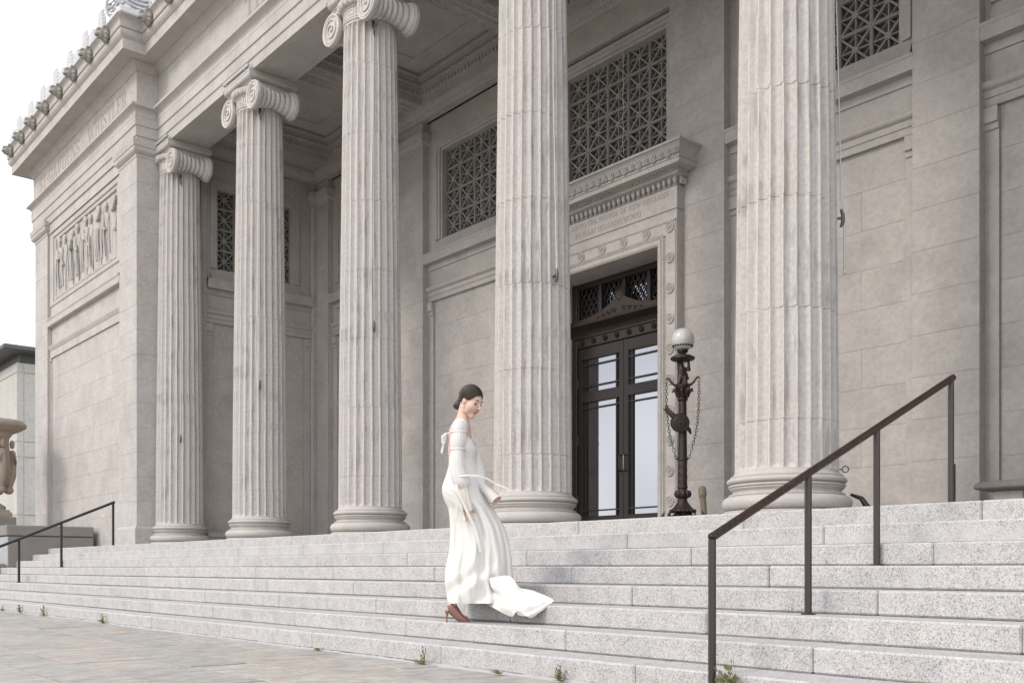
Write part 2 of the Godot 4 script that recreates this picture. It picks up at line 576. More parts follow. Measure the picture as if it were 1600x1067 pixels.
# courses of stone on a wall face; at = lower left corner seen from outside, u runs to the right
func ashlar(parent: Node3D, at: Vector3, u: Vector3, width: float, height: float, course := 0.52, length := 1.3, holes := []) -> void:
	var nrm := u.cross(Vector3.UP)
	var basis := Basis(u, Vector3.UP, nrm)
	var rows := maxi(1, roundi(height / course))
	var ch := height / rows
	for r in rows:
		var count := maxi(1, roundi(width / length))
		var step := width / count
		var edges := [0.0]
		var shift := step * 0.5 if (r % 2 == 1 and count > 1) else 0.0
		for k in range(0, count + 1):
			var x := k * step + shift - (step if shift > 0.0 else 0.0)
			if x > 0.12 and x < width - 0.12: edges.append(x)
		edges.append(width)
		for k in edges.size() - 1:
			var cells := [[edges[k], edges[k + 1]]]
			for c in cells:
				var g := Geo.new()
				var j := rng.randf_range(-0.0012, 0.0012)
				g.cbox(Vector3(c[0] + 0.0011, r * ch + 0.0011, -0.03), Vector3(c[1] - 0.0011, (r + 1) * ch - 0.0011, j), 0.002)
				put(g.mesh(mat["stone%d" % rng.randi_range(0, 3)]), "stone_block", parent, Transform3D(basis, at))

func slab(called: String, a: Vector3, b: Vector3, m: Material, parent: Node3D) -> MeshInstance3D:
	var g := Geo.new()
	g.box(a, b)
	return part(g, called, m, parent)

func cslab(called: String, a: Vector3, b: Vector3, h: float, m: Material, parent: Node3D) -> MeshInstance3D:
	var g := Geo.new()
	g.cbox(a, b, h)
	return part(g, called, m, parent)

func letters(text: String, x0: float, x1: float, y: float, z: float, cap: float, parent: Node3D) -> void:
	var t := TextMesh.new()
	var f := SystemFont.new()
	f.font_names = PackedStringArray(["Droid Serif"])
	f.font_weight = 700
	t.font = f
	t.text = text
	t.font_size = 64
	t.pixel_size = 0.01
	t.depth = 0.01
	t.curve_step = 2.0
	t.material = mat.letter
	var bb := t.get_aabb()
	var sx := (x1 - x0) / bb.size.x
	var sy := cap / bb.size.y
	var o := MeshInstance3D.new()
	o.name = "inscription"
	o.mesh = t
	o.transform = Transform3D(Basis().scaled(Vector3(sx, sy, 0.5)), Vector3(x0 - bb.position.x * sx, y - (bb.position.y) * sy, z))
	parent.add_child(o, true)

# -------- entablature: architrave, frieze and cornice carried round pavilions and portico
func build_entablature() -> void:
	var path := [Vector2(X_BLOCK_END, -14.0), Vector2(X_BLOCK_END, Z_BLOCK), Vector2(X_BLOCK, Z_BLOCK), Vector2(X_BLOCK, Z_ARCH),
		Vector2(X_RIGHT, Z_ARCH), Vector2(X_RIGHT, Z_BLOCK), Vector2(X_RIGHT_END, Z_BLOCK), Vector2(X_RIGHT_END, -14.0)]
	var g := Geo.new()
	var pr := [Vector2(-0.03, 9.652), Vector2(0, 9.652), Vector2(0, 9.835), Vector2(0.022, 9.845), Vector2(0.022, 10.055), Vector2(0.045, 10.065), Vector2(0.045, 10.245)]
	pr += curve(Vector2(0.05, 10.25), Vector2(0.135, 10.43), -0.24, 7)
	pr += [Vector2(0.15, 10.435), Vector2(0.15, 10.485), Vector2(0.0, 10.505)]
	g.sweep(path, pr)
	var arch := part(g, "architrave", mat.trim, museum)
	g = Geo.new()
	g.sweep(path, [Vector2(0.0, 10.505), Vector2(0.0, 11.20)])
	var frieze := part(g, "frieze", mat.stone2, museum)
	g = Geo.new()
	pr = [Vector2(0.0, 11.20), Vector2(0.02, 11.205), Vector2(0.02, 11.235)]
	pr += curve(Vector2(0.025, 11.235), Vector2(0.13, 11.37), -0.18, 6)
	pr += [Vector2(0.13, 11.385), Vector2(0.40, 11.385), Vector2(0.40, 11.372), Vector2(0.44, 11.372), Vector2(0.44, 11.59), Vector2(0.455, 11.595)]
	pr += curve(Vector2(0.46, 11.60), Vector2(0.515, 11.74), 0.15, 5)
	pr += [Vector2(0.50, 11.745), Vector2(0.50, 11.765), Vector2(0.525, 11.77), Vector2(0.535, 11.80)]
	pr += curve(Vector2(0.535, 11.80), Vector2(0.60, 11.955), -0.2, 6)
	pr += [Vector2(0.615, 11.96), Vector2(0.615, 11.985), Vector2(0.50, 11.99), Vector2(-0.6, 12.05)]
	g.sweep(path, pr)
	part(g, "cornice", mat.trim, museum)
	# the beam over the columns and its soffit
	slab("architrave_beam", Vector3(X_BLOCK, 9.655, Z_ARCH_BACK), Vector3(X_RIGHT, 11.9, Z_ARCH - 0.028), mat.trim, museum)
	for zz in [Z_ARCH - 0.10, Z_ARCH_BACK + 0.10]:
		slab("soffit_fillet", Vector3(X_BLOCK + 0.02, 9.646, zz - 0.012), Vector3(X_RIGHT - 0.02, 9.66, zz + 0.012), mat.trim, museum)
	slab("roof", Vector3(X_BLOCK_END + 0.2, 11.95, -14.0), Vector3(X_RIGHT_END - 0.2, 12.15, Z_ARCH - 0.4), mat.roof_white, museum)
	# carved names
	letters("ST·GAVDENS", -28.35, -25.0, 10.655, Z_BLOCK, 0.40, frieze)
	letters("·", -24.78, -24.70, 10.83, Z_BLOCK, 0.06, frieze)
	letters("WHISTLER", -24.38, -21.75, 10.655, Z_BLOCK, 0.40, frieze)
	letters("·", -21.52, -21.45, 10.83, Z_BLOCK, 0.06, frieze)
	letters("THE", -16.92, -15.75, 10.68, Z_ARCH, 0.36, frieze)
	# lion heads along the gutter and palmettes on the roof edge
	var lion := lion_mesh()
	var k := 0
	var x := X_BLOCK - 0.22
	while x > X_BLOCK_END - 0.45:
		put(lion, "lion_head", museum, Transform3D(Basis(), Vector3(x, 11.86, Z_BLOCK + 0.59)))
		x -= 1.085
	x = X_BLOCK + 1.0
	while x < -9.0:
		put(lion, "lion_head", museum, Transform3D(Basis(), Vector3(x, 11.86, Z_ARCH + 0.59)))
		x += 1.085
	var tall := palmette_mesh(0.62, 0.30)
	var small := palmette_mesh(0.40, 0.22)
	x = X_BLOCK - 0.72
	k = 0
	while x > X_BLOCK_END - 0.5:
		put(tall if k % 2 == 0 else small, "antefix", museum, Transform3D(Basis(), Vector3(x, 11.98, Z_BLOCK + 0.47)))
		x -= 0.5425
		k += 1
	x = X_BLOCK + 0.62 + 0.62
	k = 0
	while x < -9.0:
		put(tall if k % 2 == 0 else small, "antefix", museum, Transform3D(Basis(), Vector3(x, 11.98, Z_ARCH + 0.47)))
		x += 0.5425
		k += 1
	# corner ornament of the pavilion and the end one
	acroterion(Vector3(X_BLOCK + 0.28, 11.985, Z_BLOCK + 0.20))
	put(palmette_mesh(0.55, 0.42), "corner_antefix", museum, Transform3D(Basis(), Vector3(X_BLOCK_END - 0.35, 11.98, Z_BLOCK + 0.40)))
	# verdigris vent on the roof behind the corner ornament
	var ve := slab("roof_vent", Vector3(-20.55, 12.16, -4.75), Vector3(-20.05, 12.62, -4.30), mat.copper, museum)
	slab("hood", Vector3(-20.65, 12.63, -4.85), Vector3(-19.95, 12.73, -4.20), mat.copper, ve)
	slab("opening", Vector3(-20.45, 12.24, -4.31), Vector3(-20.15, 12.54, -4.294), mat.black, ve)

func acroterion(at: Vector3) -> void:
	var g := Geo.new()
	# scrolled corner block: a draped pedestal shape with rolls at its corners
	g.cbox(at + Vector3(-0.40, 0.0, -0.42), at + Vector3(0.40, 0.14, 0.38), 0.02)
	var rows := []
	for j in 15:
		var t := j / 14.0
		var w := 0.36 - 0.10 * sin(t * PI) + 0.10 * t * t
		var row := PackedVector3Array()
		for i in 40:
			var a := TAU * i / 40.0
			var r := w * (1.0 + 0.07 * sin(a * 9.0 + 5.0 * t))
			var sq := 1.0 / pow(pow(absf(cos(a)), 5.0) + pow(absf(sin(a)), 5.0), 0.2)
			row.append(at + Vector3(cos(a) * r * sq, 0.14 + t * 1.0, -sin(a) * r * sq))
		rows.append(row)
	g.grid(rows, true)
	for s in [Vector2(-0.33, 0.33), Vector2(0.33, 0.33), Vector2(0.33, -0.33)]:
		var p := []
		for i in 22:
			var a := i * 0.42
			p.append(at + Vector3(s.x * (1.0 + 0.05 * cos(a)), 0.36 + 0.22 * cos(a) * (1.0 - i / 26.0), s.y + 0.10 * sin(a) * (1.0 - i / 26.0)))
		g.tube(p, 0.035, 7)
	for i in 9:
		var pts := []
		for j in 8:
			pts.append(at + Vector3(-0.34 + 0.68 * j / 7.0, 0.30 + 0.09 * i - 0.10 * sin(PI * j / 7.0), 0.335 + 0.03 * sin(PI * j / 7.0)))
		g.tube(pts, 0.022, 6)
		pts = []
		for j in 8:
			pts.append(at + Vector3(0.335 + 0.03 * sin(PI * j / 7.0), 0.30 + 0.09 * i - 0.10 * sin(PI * j / 7.0), 0.34 - 0.68 * j / 7.0))
		g.tube(pts, 0.022, 6)
	part(g, "corner_acroterion", mat.roof_white, museum)

func palmette_mesh(h: float, w: float) -> ArrayMesh:
	var g := Geo.new()
	g.cbox(Vector3(-w * 0.5, 0, -0.06), Vector3(w * 0.5, 0.10, 0.05), 0.012)
	var lobes := 5
	for s in [-1.0, 1.0]:
		for i in lobes:
			var t := float(i) / (lobes - 1)
			var y0 := 0.08 + h * 0.12 * i
			var pts := []
			for j in 6:
				var q := j / 5.0
				pts.append(Vector3(s * w * (0.08 + (0.44 - 0.16 * t) * sin(q * PI * 0.62)), y0 + h * (0.34 + 0.06 * t) * q, 0.01 + 0.03 * sin(q * PI)))
			g.tube(pts, [0.03, 0.04, 0.042, 0.042, 0.038, 0.022], 6)
	g.tube([Vector3(0, 0.06, 0.02), Vector3(0, h * 0.5, 0.04), Vector3(0, h * 0.9, 0.035), Vector3(0, h, 0.03)], [0.03, 0.045, 0.05, 0.02], 6)
	var out := PackedVector2Array()
	for i in 25:
		var a := PI * i / 24.0
		out.append(Vector2(cos(a) * w * 0.47, 0.05 + sin(a) * (h - 0.08)))
	g.plate(out, -0.05, 0.06)
	return g.mesh(mat.roof_white)

func lion_mesh() -> ArrayMesh:
	var f := func(p: Vector3) -> float:
		var r := Vector2(p.x, p.y - 0.01).length()
		var d := ell(p, Vector3(0, 0.01, -0.02), Vector3(0.165, 0.175, 0.075))     # mane
		d += 0.009 * sin(atan2(p.y, p.x) * 11.0) * smoothstep(0.09, 0.13, r)
		d = smin(d, ell(p, Vector3(0, 0.0, 0.06), Vector3(0.098, 0.115, 0.095)), 0.012)
		d = smin(d, ell(p, Vector3(0, -0.045, 0.145), Vector3(0.062, 0.045, 0.06)), 0.015)
		d = smin(d, ell(p, Vector3(0, 0.03, 0.135), Vector3(0.03, 0.07, 0.045)), 0.015)
		d = smin(d, ell(p, Vector3(0, -0.095, 0.105), Vector3(0.045, 0.028, 0.06)), 0.012)
		for s in [-1.0, 1.0]:
			d = smin(d, ell(p, Vector3(s * 0.052, 0.062, 0.125), Vector3(0.038, 0.018, 0.035)), 0.012)
			d = smin(d, ell(p, Vector3(s * 0.105, 0.105, 0.045), Vector3(0.04, 0.045, 0.028)), 0.012)
			d = smax(d, -ell(p, Vector3(s * 0.052, 0.026, 0.158), Vector3(0.028, 0.02, 0.035)), 0.008)
		d = smax(d, -ell(p, Vector3(0, -0.080, 0.18), Vector3(0.05, 0.014, 0.08)), 0.008)
		return d
	var g := Geo.new()
	nets(f, Vector3(-0.22, -0.22, -0.12), Vector3(0.22, 0.22, 0.24), 0.0115, g)
	return g.mesh(mat.lion)

# -------- columns
func column_radius(y: float) -> float:   # lightly swelling shaft
	var t := clampf((y - 1.65) / 7.45, 0.0, 1.0)
	return lerpf(0.497, 0.412, pow(t, 1.35))

func flute_ring(y: float, depth: float, shrink := 0.0) -> PackedVector3Array:
	var row := PackedVector3Array()
	var R := column_radius(y) - shrink
	var N := 24
	for k in N:
		var a0 := TAU * k / N
		var da := TAU / N
		# fillet, then a round hollow
		row.append(Vector3(cos(a0), 0, -sin(a0)) * R + Vector3(0, y, 0))
		row.append(Vector3(cos(a0 + da * 0.10), 0, -sin(a0 + da * 0.10)) * R + Vector3(0, y, 0))
		for i in range(0, 7):
			var t := -1.0 + 2.0 * i / 6.0
			var a := a0 + da * (0.55 + 0.435 * t)
			var r := R - depth * sqrt(maxf(0.0, 1.0 - t * t)) - 0.0008
			row.append(Vector3(cos(a), 0, -sin(a)) * r + Vector3(0, y, 0))
	return row

var drum_meshes := []
func make_drums() -> void:
	var cuts := [1.646, 2.105, 3.16, 4.215, 5.27, 6.325, 7.38, 8.435, 9.105]
	for i in cuts.size() - 1:
		var g := Geo.new()
		var rows := []
		var y0: float = cuts[i]; var y1: float = cuts[i + 1]
		var deep := func(y: float) -> float:
			var D: float = 0.060 * column_radius(y) / 0.497
			var b := 0.055
			if y < 1.646 + b: return D * sqrt(maxf(0.0, 1.0 - pow((1.646 + b - y) / b, 2.0)))
			if y > 9.07 - b: return D * sqrt(maxf(0.0, 1.0 - pow(minf(1.0, (y - (9.07 - b)) / b), 2.0)))
			return D
		var ys := [y0, y0 + 0.005, y0 + 0.012]
		if i == 0: ys = [y0, y0 + 0.004, y0 + 0.012, y0 + 0.024, y0 + 0.038, y0 + 0.056]
		var mid := 3
		for k in mid: ys.append(lerpf(ys[-1] if k == 0 else y0, y1, (k + 1.0) / (mid + 1.0)))
		if i == cuts.size() - 2: ys += [9.01, 9.03, 9.045, 9.058, 9.066, 9.071, y1]
		else: ys += [y1 - 0.012, y1 - 0.005, y1]
		ys.sort()
		for y in ys:
			var sh := 0.0
			if (y == y0 and i > 0) or (y == y1 and i < cuts.size() - 2): sh = 0.007
			rows.append(flute_ring(y, deep.call(y), sh))
		g.grid(rows, true)
		drum_meshes.append(g.mesh(mat.column))

func make_base() -> ArrayMesh:
	var g := Geo.new()
	var p := [Vector2(0, PLAT + 0.001), Vector2(0.600, PLAT + 0.001), Vector2(0.606, PLAT + 0.006), Vector2(0.606, PLAT + 0.106), Vector2(0.598, PLAT + 0.112)]
	p += torus_profile(0.548, PLAT + 0.114, PLAT + 0.258, 0.074, 10)
	p += [Vector2(0.556, PLAT + 0.262), Vector2(0.556, PLAT + 0.276)]
	p += curve(Vector2(0.55, PLAT + 0.278), Vector2(0.538, PLAT + 0.325), -0.55, 7)
	p += [Vector2(0.548, PLAT + 0.328), Vector2(0.548, PLAT + 0.340)]
	p += torus_profile(0.540, PLAT + 0.342, PLAT + 0.372, 0.022, 6)
	p += torus_profile(0.535, PLAT + 0.376, PLAT + 0.436, 0.040, 8)
	p += [Vector2(0.54, PLAT + 0.438), Vector2(0.54, PLAT + 0.452)]
	p += curve(Vector2(0.535, PLAT + 0.454), Vector2(0.496, 1.646), -0.16, 6)
	g.lathe(p, 64)
	return g.mesh(mat.column_base)

func meander(unit: float, h: float) -> Array:   # one key of a Greek fret: list of [x0, y0, x1, y1] bars
	var s := unit / 7.0
	var y := h / 7.0
	return [[0, 0, 7 * s, y], [0, y, s, 6 * y], [0, 6 * y, 6 * s, 7 * y], [5 * s, 2 * y, 6 * s, 6 * y], [2 * s, 2 * y, 5 * s, 3 * y], [2 * s, 3 * y, 3 * s, 4.6 * y]]

func make_capital() -> Array:   # [neck with fret, capital, abacus]
	var neck := Geo.new()
	var p := [Vector2(0.412, 9.105), Vector2(0.424, 9.108), Vector2(0.43, 9.12), Vector2(0.424, 9.132), Vector2(0.416, 9.136), Vector2(0.414, 9.30), Vector2(0.428, 9.303), Vector2(0.436, 9.316), Vector2(0.428, 9.33)]
	neck.lathe(p, 64)
	var units := 16
	for k in units:
		for b in meander(TAU / units, 0.135):
			var a0: float = b[0] + TAU * k / units
			var a1: float = b[2] + TAU * k / units
			var y0: float = 9.150 + b[1]; var y1: float = 9.150 + b[3]
			var m := maxi(1, int((a1 - a0) / 0.1))
			for i in m:
				var q0 := lerpf(a0, a1, float(i) / m); var q1 := lerpf(a0, a1, (i + 1.0) / m)
				var A := Vector3(cos(q0), 0, -sin(q0)); var B := Vector3(cos(q1), 0, -sin(q1))
				neck.quad(A * 0.424 + Vector3(0, y0, 0), B * 0.424 + Vector3(0, y0, 0), B * 0.424 + Vector3(0, y1, 0), A * 0.424 + Vector3(0, y1, 0))
				neck.quad(A * 0.412 + Vector3(0, y0, 0), B * 0.412 + Vector3(0, y0, 0), B * 0.424 + Vector3(0, y0, 0), A * 0.424 + Vector3(0, y0, 0))
				neck.quad(A * 0.424 + Vector3(0, y1, 0), B * 0.424 + Vector3(0, y1, 0), B * 0.412 + Vector3(0, y1, 0), A * 0.412 + Vector3(0, y1, 0))
			for q in [a0, a1]:
				var A := Vector3(cos(q), 0, -sin(q))
				neck.quad(A * 0.412 + Vector3(0, y0, 0), A * 0.424 + Vector3(0, y0, 0), A * 0.424 + Vector3(0, y1, 0), A * 0.412 + Vector3(0, y1, 0))
	var cap := Geo.new()
	p = [Vector2(0.41, 9.325)]
	p += curve(Vector2(0.43, 9.33), Vector2(0.52, 9.42), 0.2, 6)
	cap.lathe(p, 48)
	for k in 28:   # eggs round the echinus
		var a := TAU * (k + 0.5) / 28
		cap.ball(Vector3(cos(a) * 0.475, 9.375, -sin(a) * 0.475), Vector3(0.034, 0.05, 0.034), 8, 6)
	# cushion with volutes on the two faces and ribbed rolls at the sides
	cap.cbox(Vector3(-0.50, 9.385, -0.40), Vector3(0.50, 9.475, 0.40), 0.01)
	for s in [-1.0, 1.0]:
		var cx: float = s * 0.52
		for fz in [-1.0, 1.0]:
			var z0: float = fz * 0.385
			# face of the volute: a dished disc with a rolled spiral on it
			var basis := Basis(Vector3.RIGHT, Vector3(0, 0, fz), Vector3(0, -fz, 0))
			cap.lathe([Vector2(0.0, 0.018), Vector2(0.20, 0.012), Vector2(0.222, 0.03), Vector2(0.243, 0.032), Vector2(0.252, 0.018), Vector2(0.252, -0.03), Vector2(0.236, -0.05)], 40, Vector3(cx, 9.205, z0), basis)
			var pts := []
			var rad := []
			for i in 64:
				var t := i / 63.0
				var ang: float = PI * 0.5 + s * t * TAU * 2.4
				var r := 0.205 * pow(1.0 - t, 0.85) + 0.03
				pts.append(Vector3(cx + cos(ang) * r, 9.205 + sin(ang) * r, z0 + fz * (0.016 + 0.012 * t)))
				rad.append(lerpf(0.016, 0.010, t))
			cap.tube(pts, rad, 6)
			cap.ball(Vector3(cx, 9.205, z0 + fz * 0.02), Vector3(0.032, 0.032, 0.022), 10, 6)
		# roll (bolster) between the two faces, with deep round ribs
		var rows := []
		for i in 113:
			var z := lerpf(-0.36, 0.36, i / 112.0)
			var q := absf(z) / 0.36
			var r := 0.155 + 0.075 * q * q
			var ph := z / 0.72 * 8.0
			r += 0.020 * absf(sin(ph * PI)) - 0.012
			if q > 0.80: r = lerpf(r, 0.236, smoothstep(0.80, 0.90, q))
			var row := PackedVector3Array()
			for k in 28:
				var a := TAU * k / 28
				row.append(Vector3(cx + cos(a) * r, 9.205 + 0.02 * (1.0 - q) + sin(a) * r, z))
			rows.append(row)
		cap.grid(rows, true)
	for fz in [-1.0, 1.0]:   # the channel between the volutes
		for e in [[9.452, 0.012], [9.40, 0.010]]:
			var pts := []
			for i in 15:
				var x := lerpf(-0.50, 0.50, i / 14.0)
				pts.append(Vector3(x, e[0] - 0.018 * sin(PI * i / 14.0), fz * 0.402))
			cap.tube(pts, e[1], 6)
	var ab := Geo.new()
	ab.cbox(Vector3(-0.50, 9.472, -0.415), Vector3(0.50, 9.495, 0.415), 0.004)
	var sq := [Vector2(-0.50, -0.415), Vector2(0.50, -0.415), Vector2(0.50, 0.415), Vector2(-0.50, 0.415), Vector2(-0.50, -0.415)]
	sq.reverse()
	var path := [Vector2(-0.5, 0.415), Vector2(0.5, 0.415), Vector2(0.5, -0.415), Vector2(-0.5, -0.415), Vector2(-0.5, 0.415)]
	ab.sweep(path, curve(Vector2(0.0, 9.497), Vector2(0.06, 9.60), 0.25, 5) + [Vector2(0.065, 9.605), Vector2(0.065, 9.65), Vector2(0.0, 9.6505)])
	ab.box(Vector3(-0.56, 9.605, -0.475), Vector3(0.56, 9.6495, 0.475))
	for i in 17:   # leaf tips along the abacus
		for fz in [-1.0, 1.0]:
			ab.ball(Vector3(-0.5 + i / 16.0, 9.555, fz * 0.455), Vector3(0.024, 0.042, 0.02), 6, 5)
	for i in 14:
		for fx in [-1.0, 1.0]:
			ab.ball(Vector3(fx * 0.54, 9.555, -0.415 + 0.83 * i / 13.0), Vector3(0.02, 0.042, 0.024), 6, 5)
	return [neck.mesh(mat.column), cap.mesh(mat.column), ab.mesh(mat.column_base)]

func build_columns() -> void:
	make_drums()
	var base := make_base()
	var caps := make_capital()
	for i in COLUMN_X.size():
		var col := Node3D.new()
		col.name = "column"
		museum.add_child(col, true)
		col.position = Vector3(COLUMN_X[i], 0, Z_COL)
		put(base, "column_base", col)
		for k in drum_meshes.size():
			put(drum_meshes[k], "drum", col, Transform3D(Basis(Vector3.UP, 0.004 * ((k * 7 + i * 3) % 5 - 2)), Vector3.ZERO))
		put(caps[0], "necking", col)
		put(caps[1], "capital", col)
		put(caps[2], "abacus", col)

# -------- the pavilions at both ends
func build_pavilion(left: bool) -> void:
	var xa := X_BLOCK_END if left else X_RIGHT
	var xb := X_BLOCK if left else X_RIGHT_END
	var wall := slab("pavilion_wall", Vector3(xa + 0.02, PLAT - 1.2, -4.66), Vector3(xb - 0.02, 9.70, Z_BLOCK - 0.15), mat.joint, museum)
	slab("pavilion_rear", Vector3(xa + (0.02 if left else 0.5), PLAT - 1.2, -14.0), Vector3(xb - (0.5 if left else 0.02), 9.70, -4.661), mat.stone0, museum)
	slab("pavilion_core", Vector3(xa + 0.021, 9.70, -14.0), Vector3(xb - 0.021, 11.9, Z_BLOCK - 0.03), mat.trim, museum)
	var pa := xa + 1.30 if left else xa + 1.06     # edges of the sunk panel between the piers
	var pb := xb - 1.06 if left else xb - 1.30
	var z := Z_BLOCK
	# piers
	for e in [[xa + (0.17 if left else 0.0), pa], [pb, xb - (0.0 if left else 0.17)]]:
		var w: float = e[1] - e[0]
		slab("pier_core", Vector3(e[0] + 0.012, PLAT, z - 0.149), Vector3(e[1] - 0.012, 9.69, z - 0.012), mat.joint, wall)
		ashlar(wall, Vector3(e[0], PLAT + 0.46, z), Vector3.RIGHT, w, 9.40 - PLAT - 0.46, 0.52, 1.4)
		# foot and head of the pier
		var g := Geo.new()
		var path := [Vector2(e[0], z - 0.6), Vector2(e[0], z), Vector2(e[1], z), Vector2(e[1], z - (0.6 if e[1] == xb else 0.14))]
		g.sweep(path, [Vector2(0.045, PLAT), Vector2(0.045, PLAT + 0.40), Vector2(0.02, PLAT + 0.455), Vector2(0.0, PLAT + 0.46)])
		part(g, "pier_base", mat.trim, wall)
		g = Geo.new()
		var pr := [Vector2(0.0, 9.395), Vector2(0.012, 9.40), Vector2(0.012, 9.46), Vector2(0.03, 9.465)]
		pr += curve(Vector2(0.03, 9.47), Vector2(0.085, 9.60), 0.2, 5)
		pr += [Vector2(0.10, 9.605), Vector2(0.115, 9.70), Vector2(0.115, 9.73), Vector2(0.0, 9.735)]
		g.sweep(path, pr)
		part(g, "pier_cap", mat.trim, wall)
	# the sunk field: plain courses, two ledges and the relief
	var d := 0.10
	ashlar(wall, Vector3(pa + 0.09, PLAT - 0.9, z - d), Vector3.RIGHT, pb - pa - 0.18, 6.17 - PLAT + 0.9, 0.52, 1.35)
	for e in [pa, pb - 0.09]:   # thin rolls beside the field
		var g := Geo.new()
		g.box(Vector3(e, PLAT - 0.9, z - 0.149), Vector3(e + 0.09, 6.08, z - 0.075))
		g.cbox(Vector3(e - 0.0, 6.08, z - 0.149), Vector3(e + 0.10, 6.17, z - 0.05), 0.01)
		part(g, "field_edge", mat.trim, wall)
	var g2 := Geo.new()
	var path2 := [Vector2(pa, z - 0.14), Vector2(pb, z - 0.14)]
	var pr2 := [Vector2(0.0, 6.171), Vector2(0.075, 6.171), Vector2(0.075, 6.36), Vector2(0.085, 6.365), Vector2(0.12, 6.44), Vector2(0.125, 6.47), Vector2(0.03, 6.48), Vector2(0.03, 6.97), Vector2(0.12, 6.975), Vector2(0.145, 6.99), Vector2(0.145, 7.13), Vector2(0.16, 7.15), Vector2(0.16, 7.18), Vector2(0.06, 7.20), Vector2(0.06, 7.50)]
	g2.sweep(path2, pr2)
	part(g2, "ledge", mat.trim, wall)
	# frame round the relief
	var fa := pa + 0.30; var fb := pb - 0.30
	var fr := Geo.new()
	for k in 2:
		var o := 0.13 * k
		var zf := z - 0.085 + 0.03 * (1 - k)
		fr.cbox(Vector3(pa + 0.01 + o, 7.50 + o * 0.6, z - 0.149 + k * 0.002), Vector3(fa + o, 9.39 - o * 0.7, zf), 0.012)
		fr.cbox(Vector3(fb - o, 7.50 + o * 0.6, z - 0.149 + k * 0.002), Vector3(pb - 0.01 - o, 9.39 - o * 0.7, zf), 0.012)
		fr.cbox(Vector3(fa + o, 7.501 + o * 0.6, z - 0.149 + k * 0.002), Vector3(fb - o, 7.58 + o * 0.6, zf - 0.001), 0.012)
		fr.cbox(Vector3(fa + o, 9.26 - o * 0.7, z - 0.149 + k * 0.002), Vector3(fb - o, 9.389 - o * 0.7, zf - 0.001), 0.012)
	part(fr, "relief_frame", mat.trim, wall)
	slab("head_band", Vector3(pa + 0.001, 9.40, z - 0.149), Vector3(pb - 0.001, 9.66, z - 0.03), mat.trim, wall)
	var field := slab("relief_panel", Vector3(fa, 7.55, z - 0.16), Vector3(fb, 9.3, z - 0.128), mat.stone2, museum)
	if left:
		build_relief(field, fa + 0.16, fb - 0.16, 7.66, z - 0.128)
	# the inner side of the pavilion, facing the columns
	var xi := xb if left else xa
	var u := Vector3(0, 0, -1) if left else Vector3(0, 0, 1)
	var zz := z if left else -4.65
	ashlar(wall, Vector3(xi, PLAT + 0.46, zz), u, 1.354, 9.40 - PLAT - 0.46, 0.52, 1.2)
	var gs := Geo.new()
	gs.sweep([Vector2(xi, z - 0.59), Vector2(xi, -4.65)] if left else [Vector2(xi, -4.65), Vector2(xi, z - 0.59)], [Vector2(0.03, PLAT), Vector2(0.03, PLAT + 0.44), Vector2(0.0, PLAT + 0.46)])
	part(gs, "side_base", mat.trim, wall)

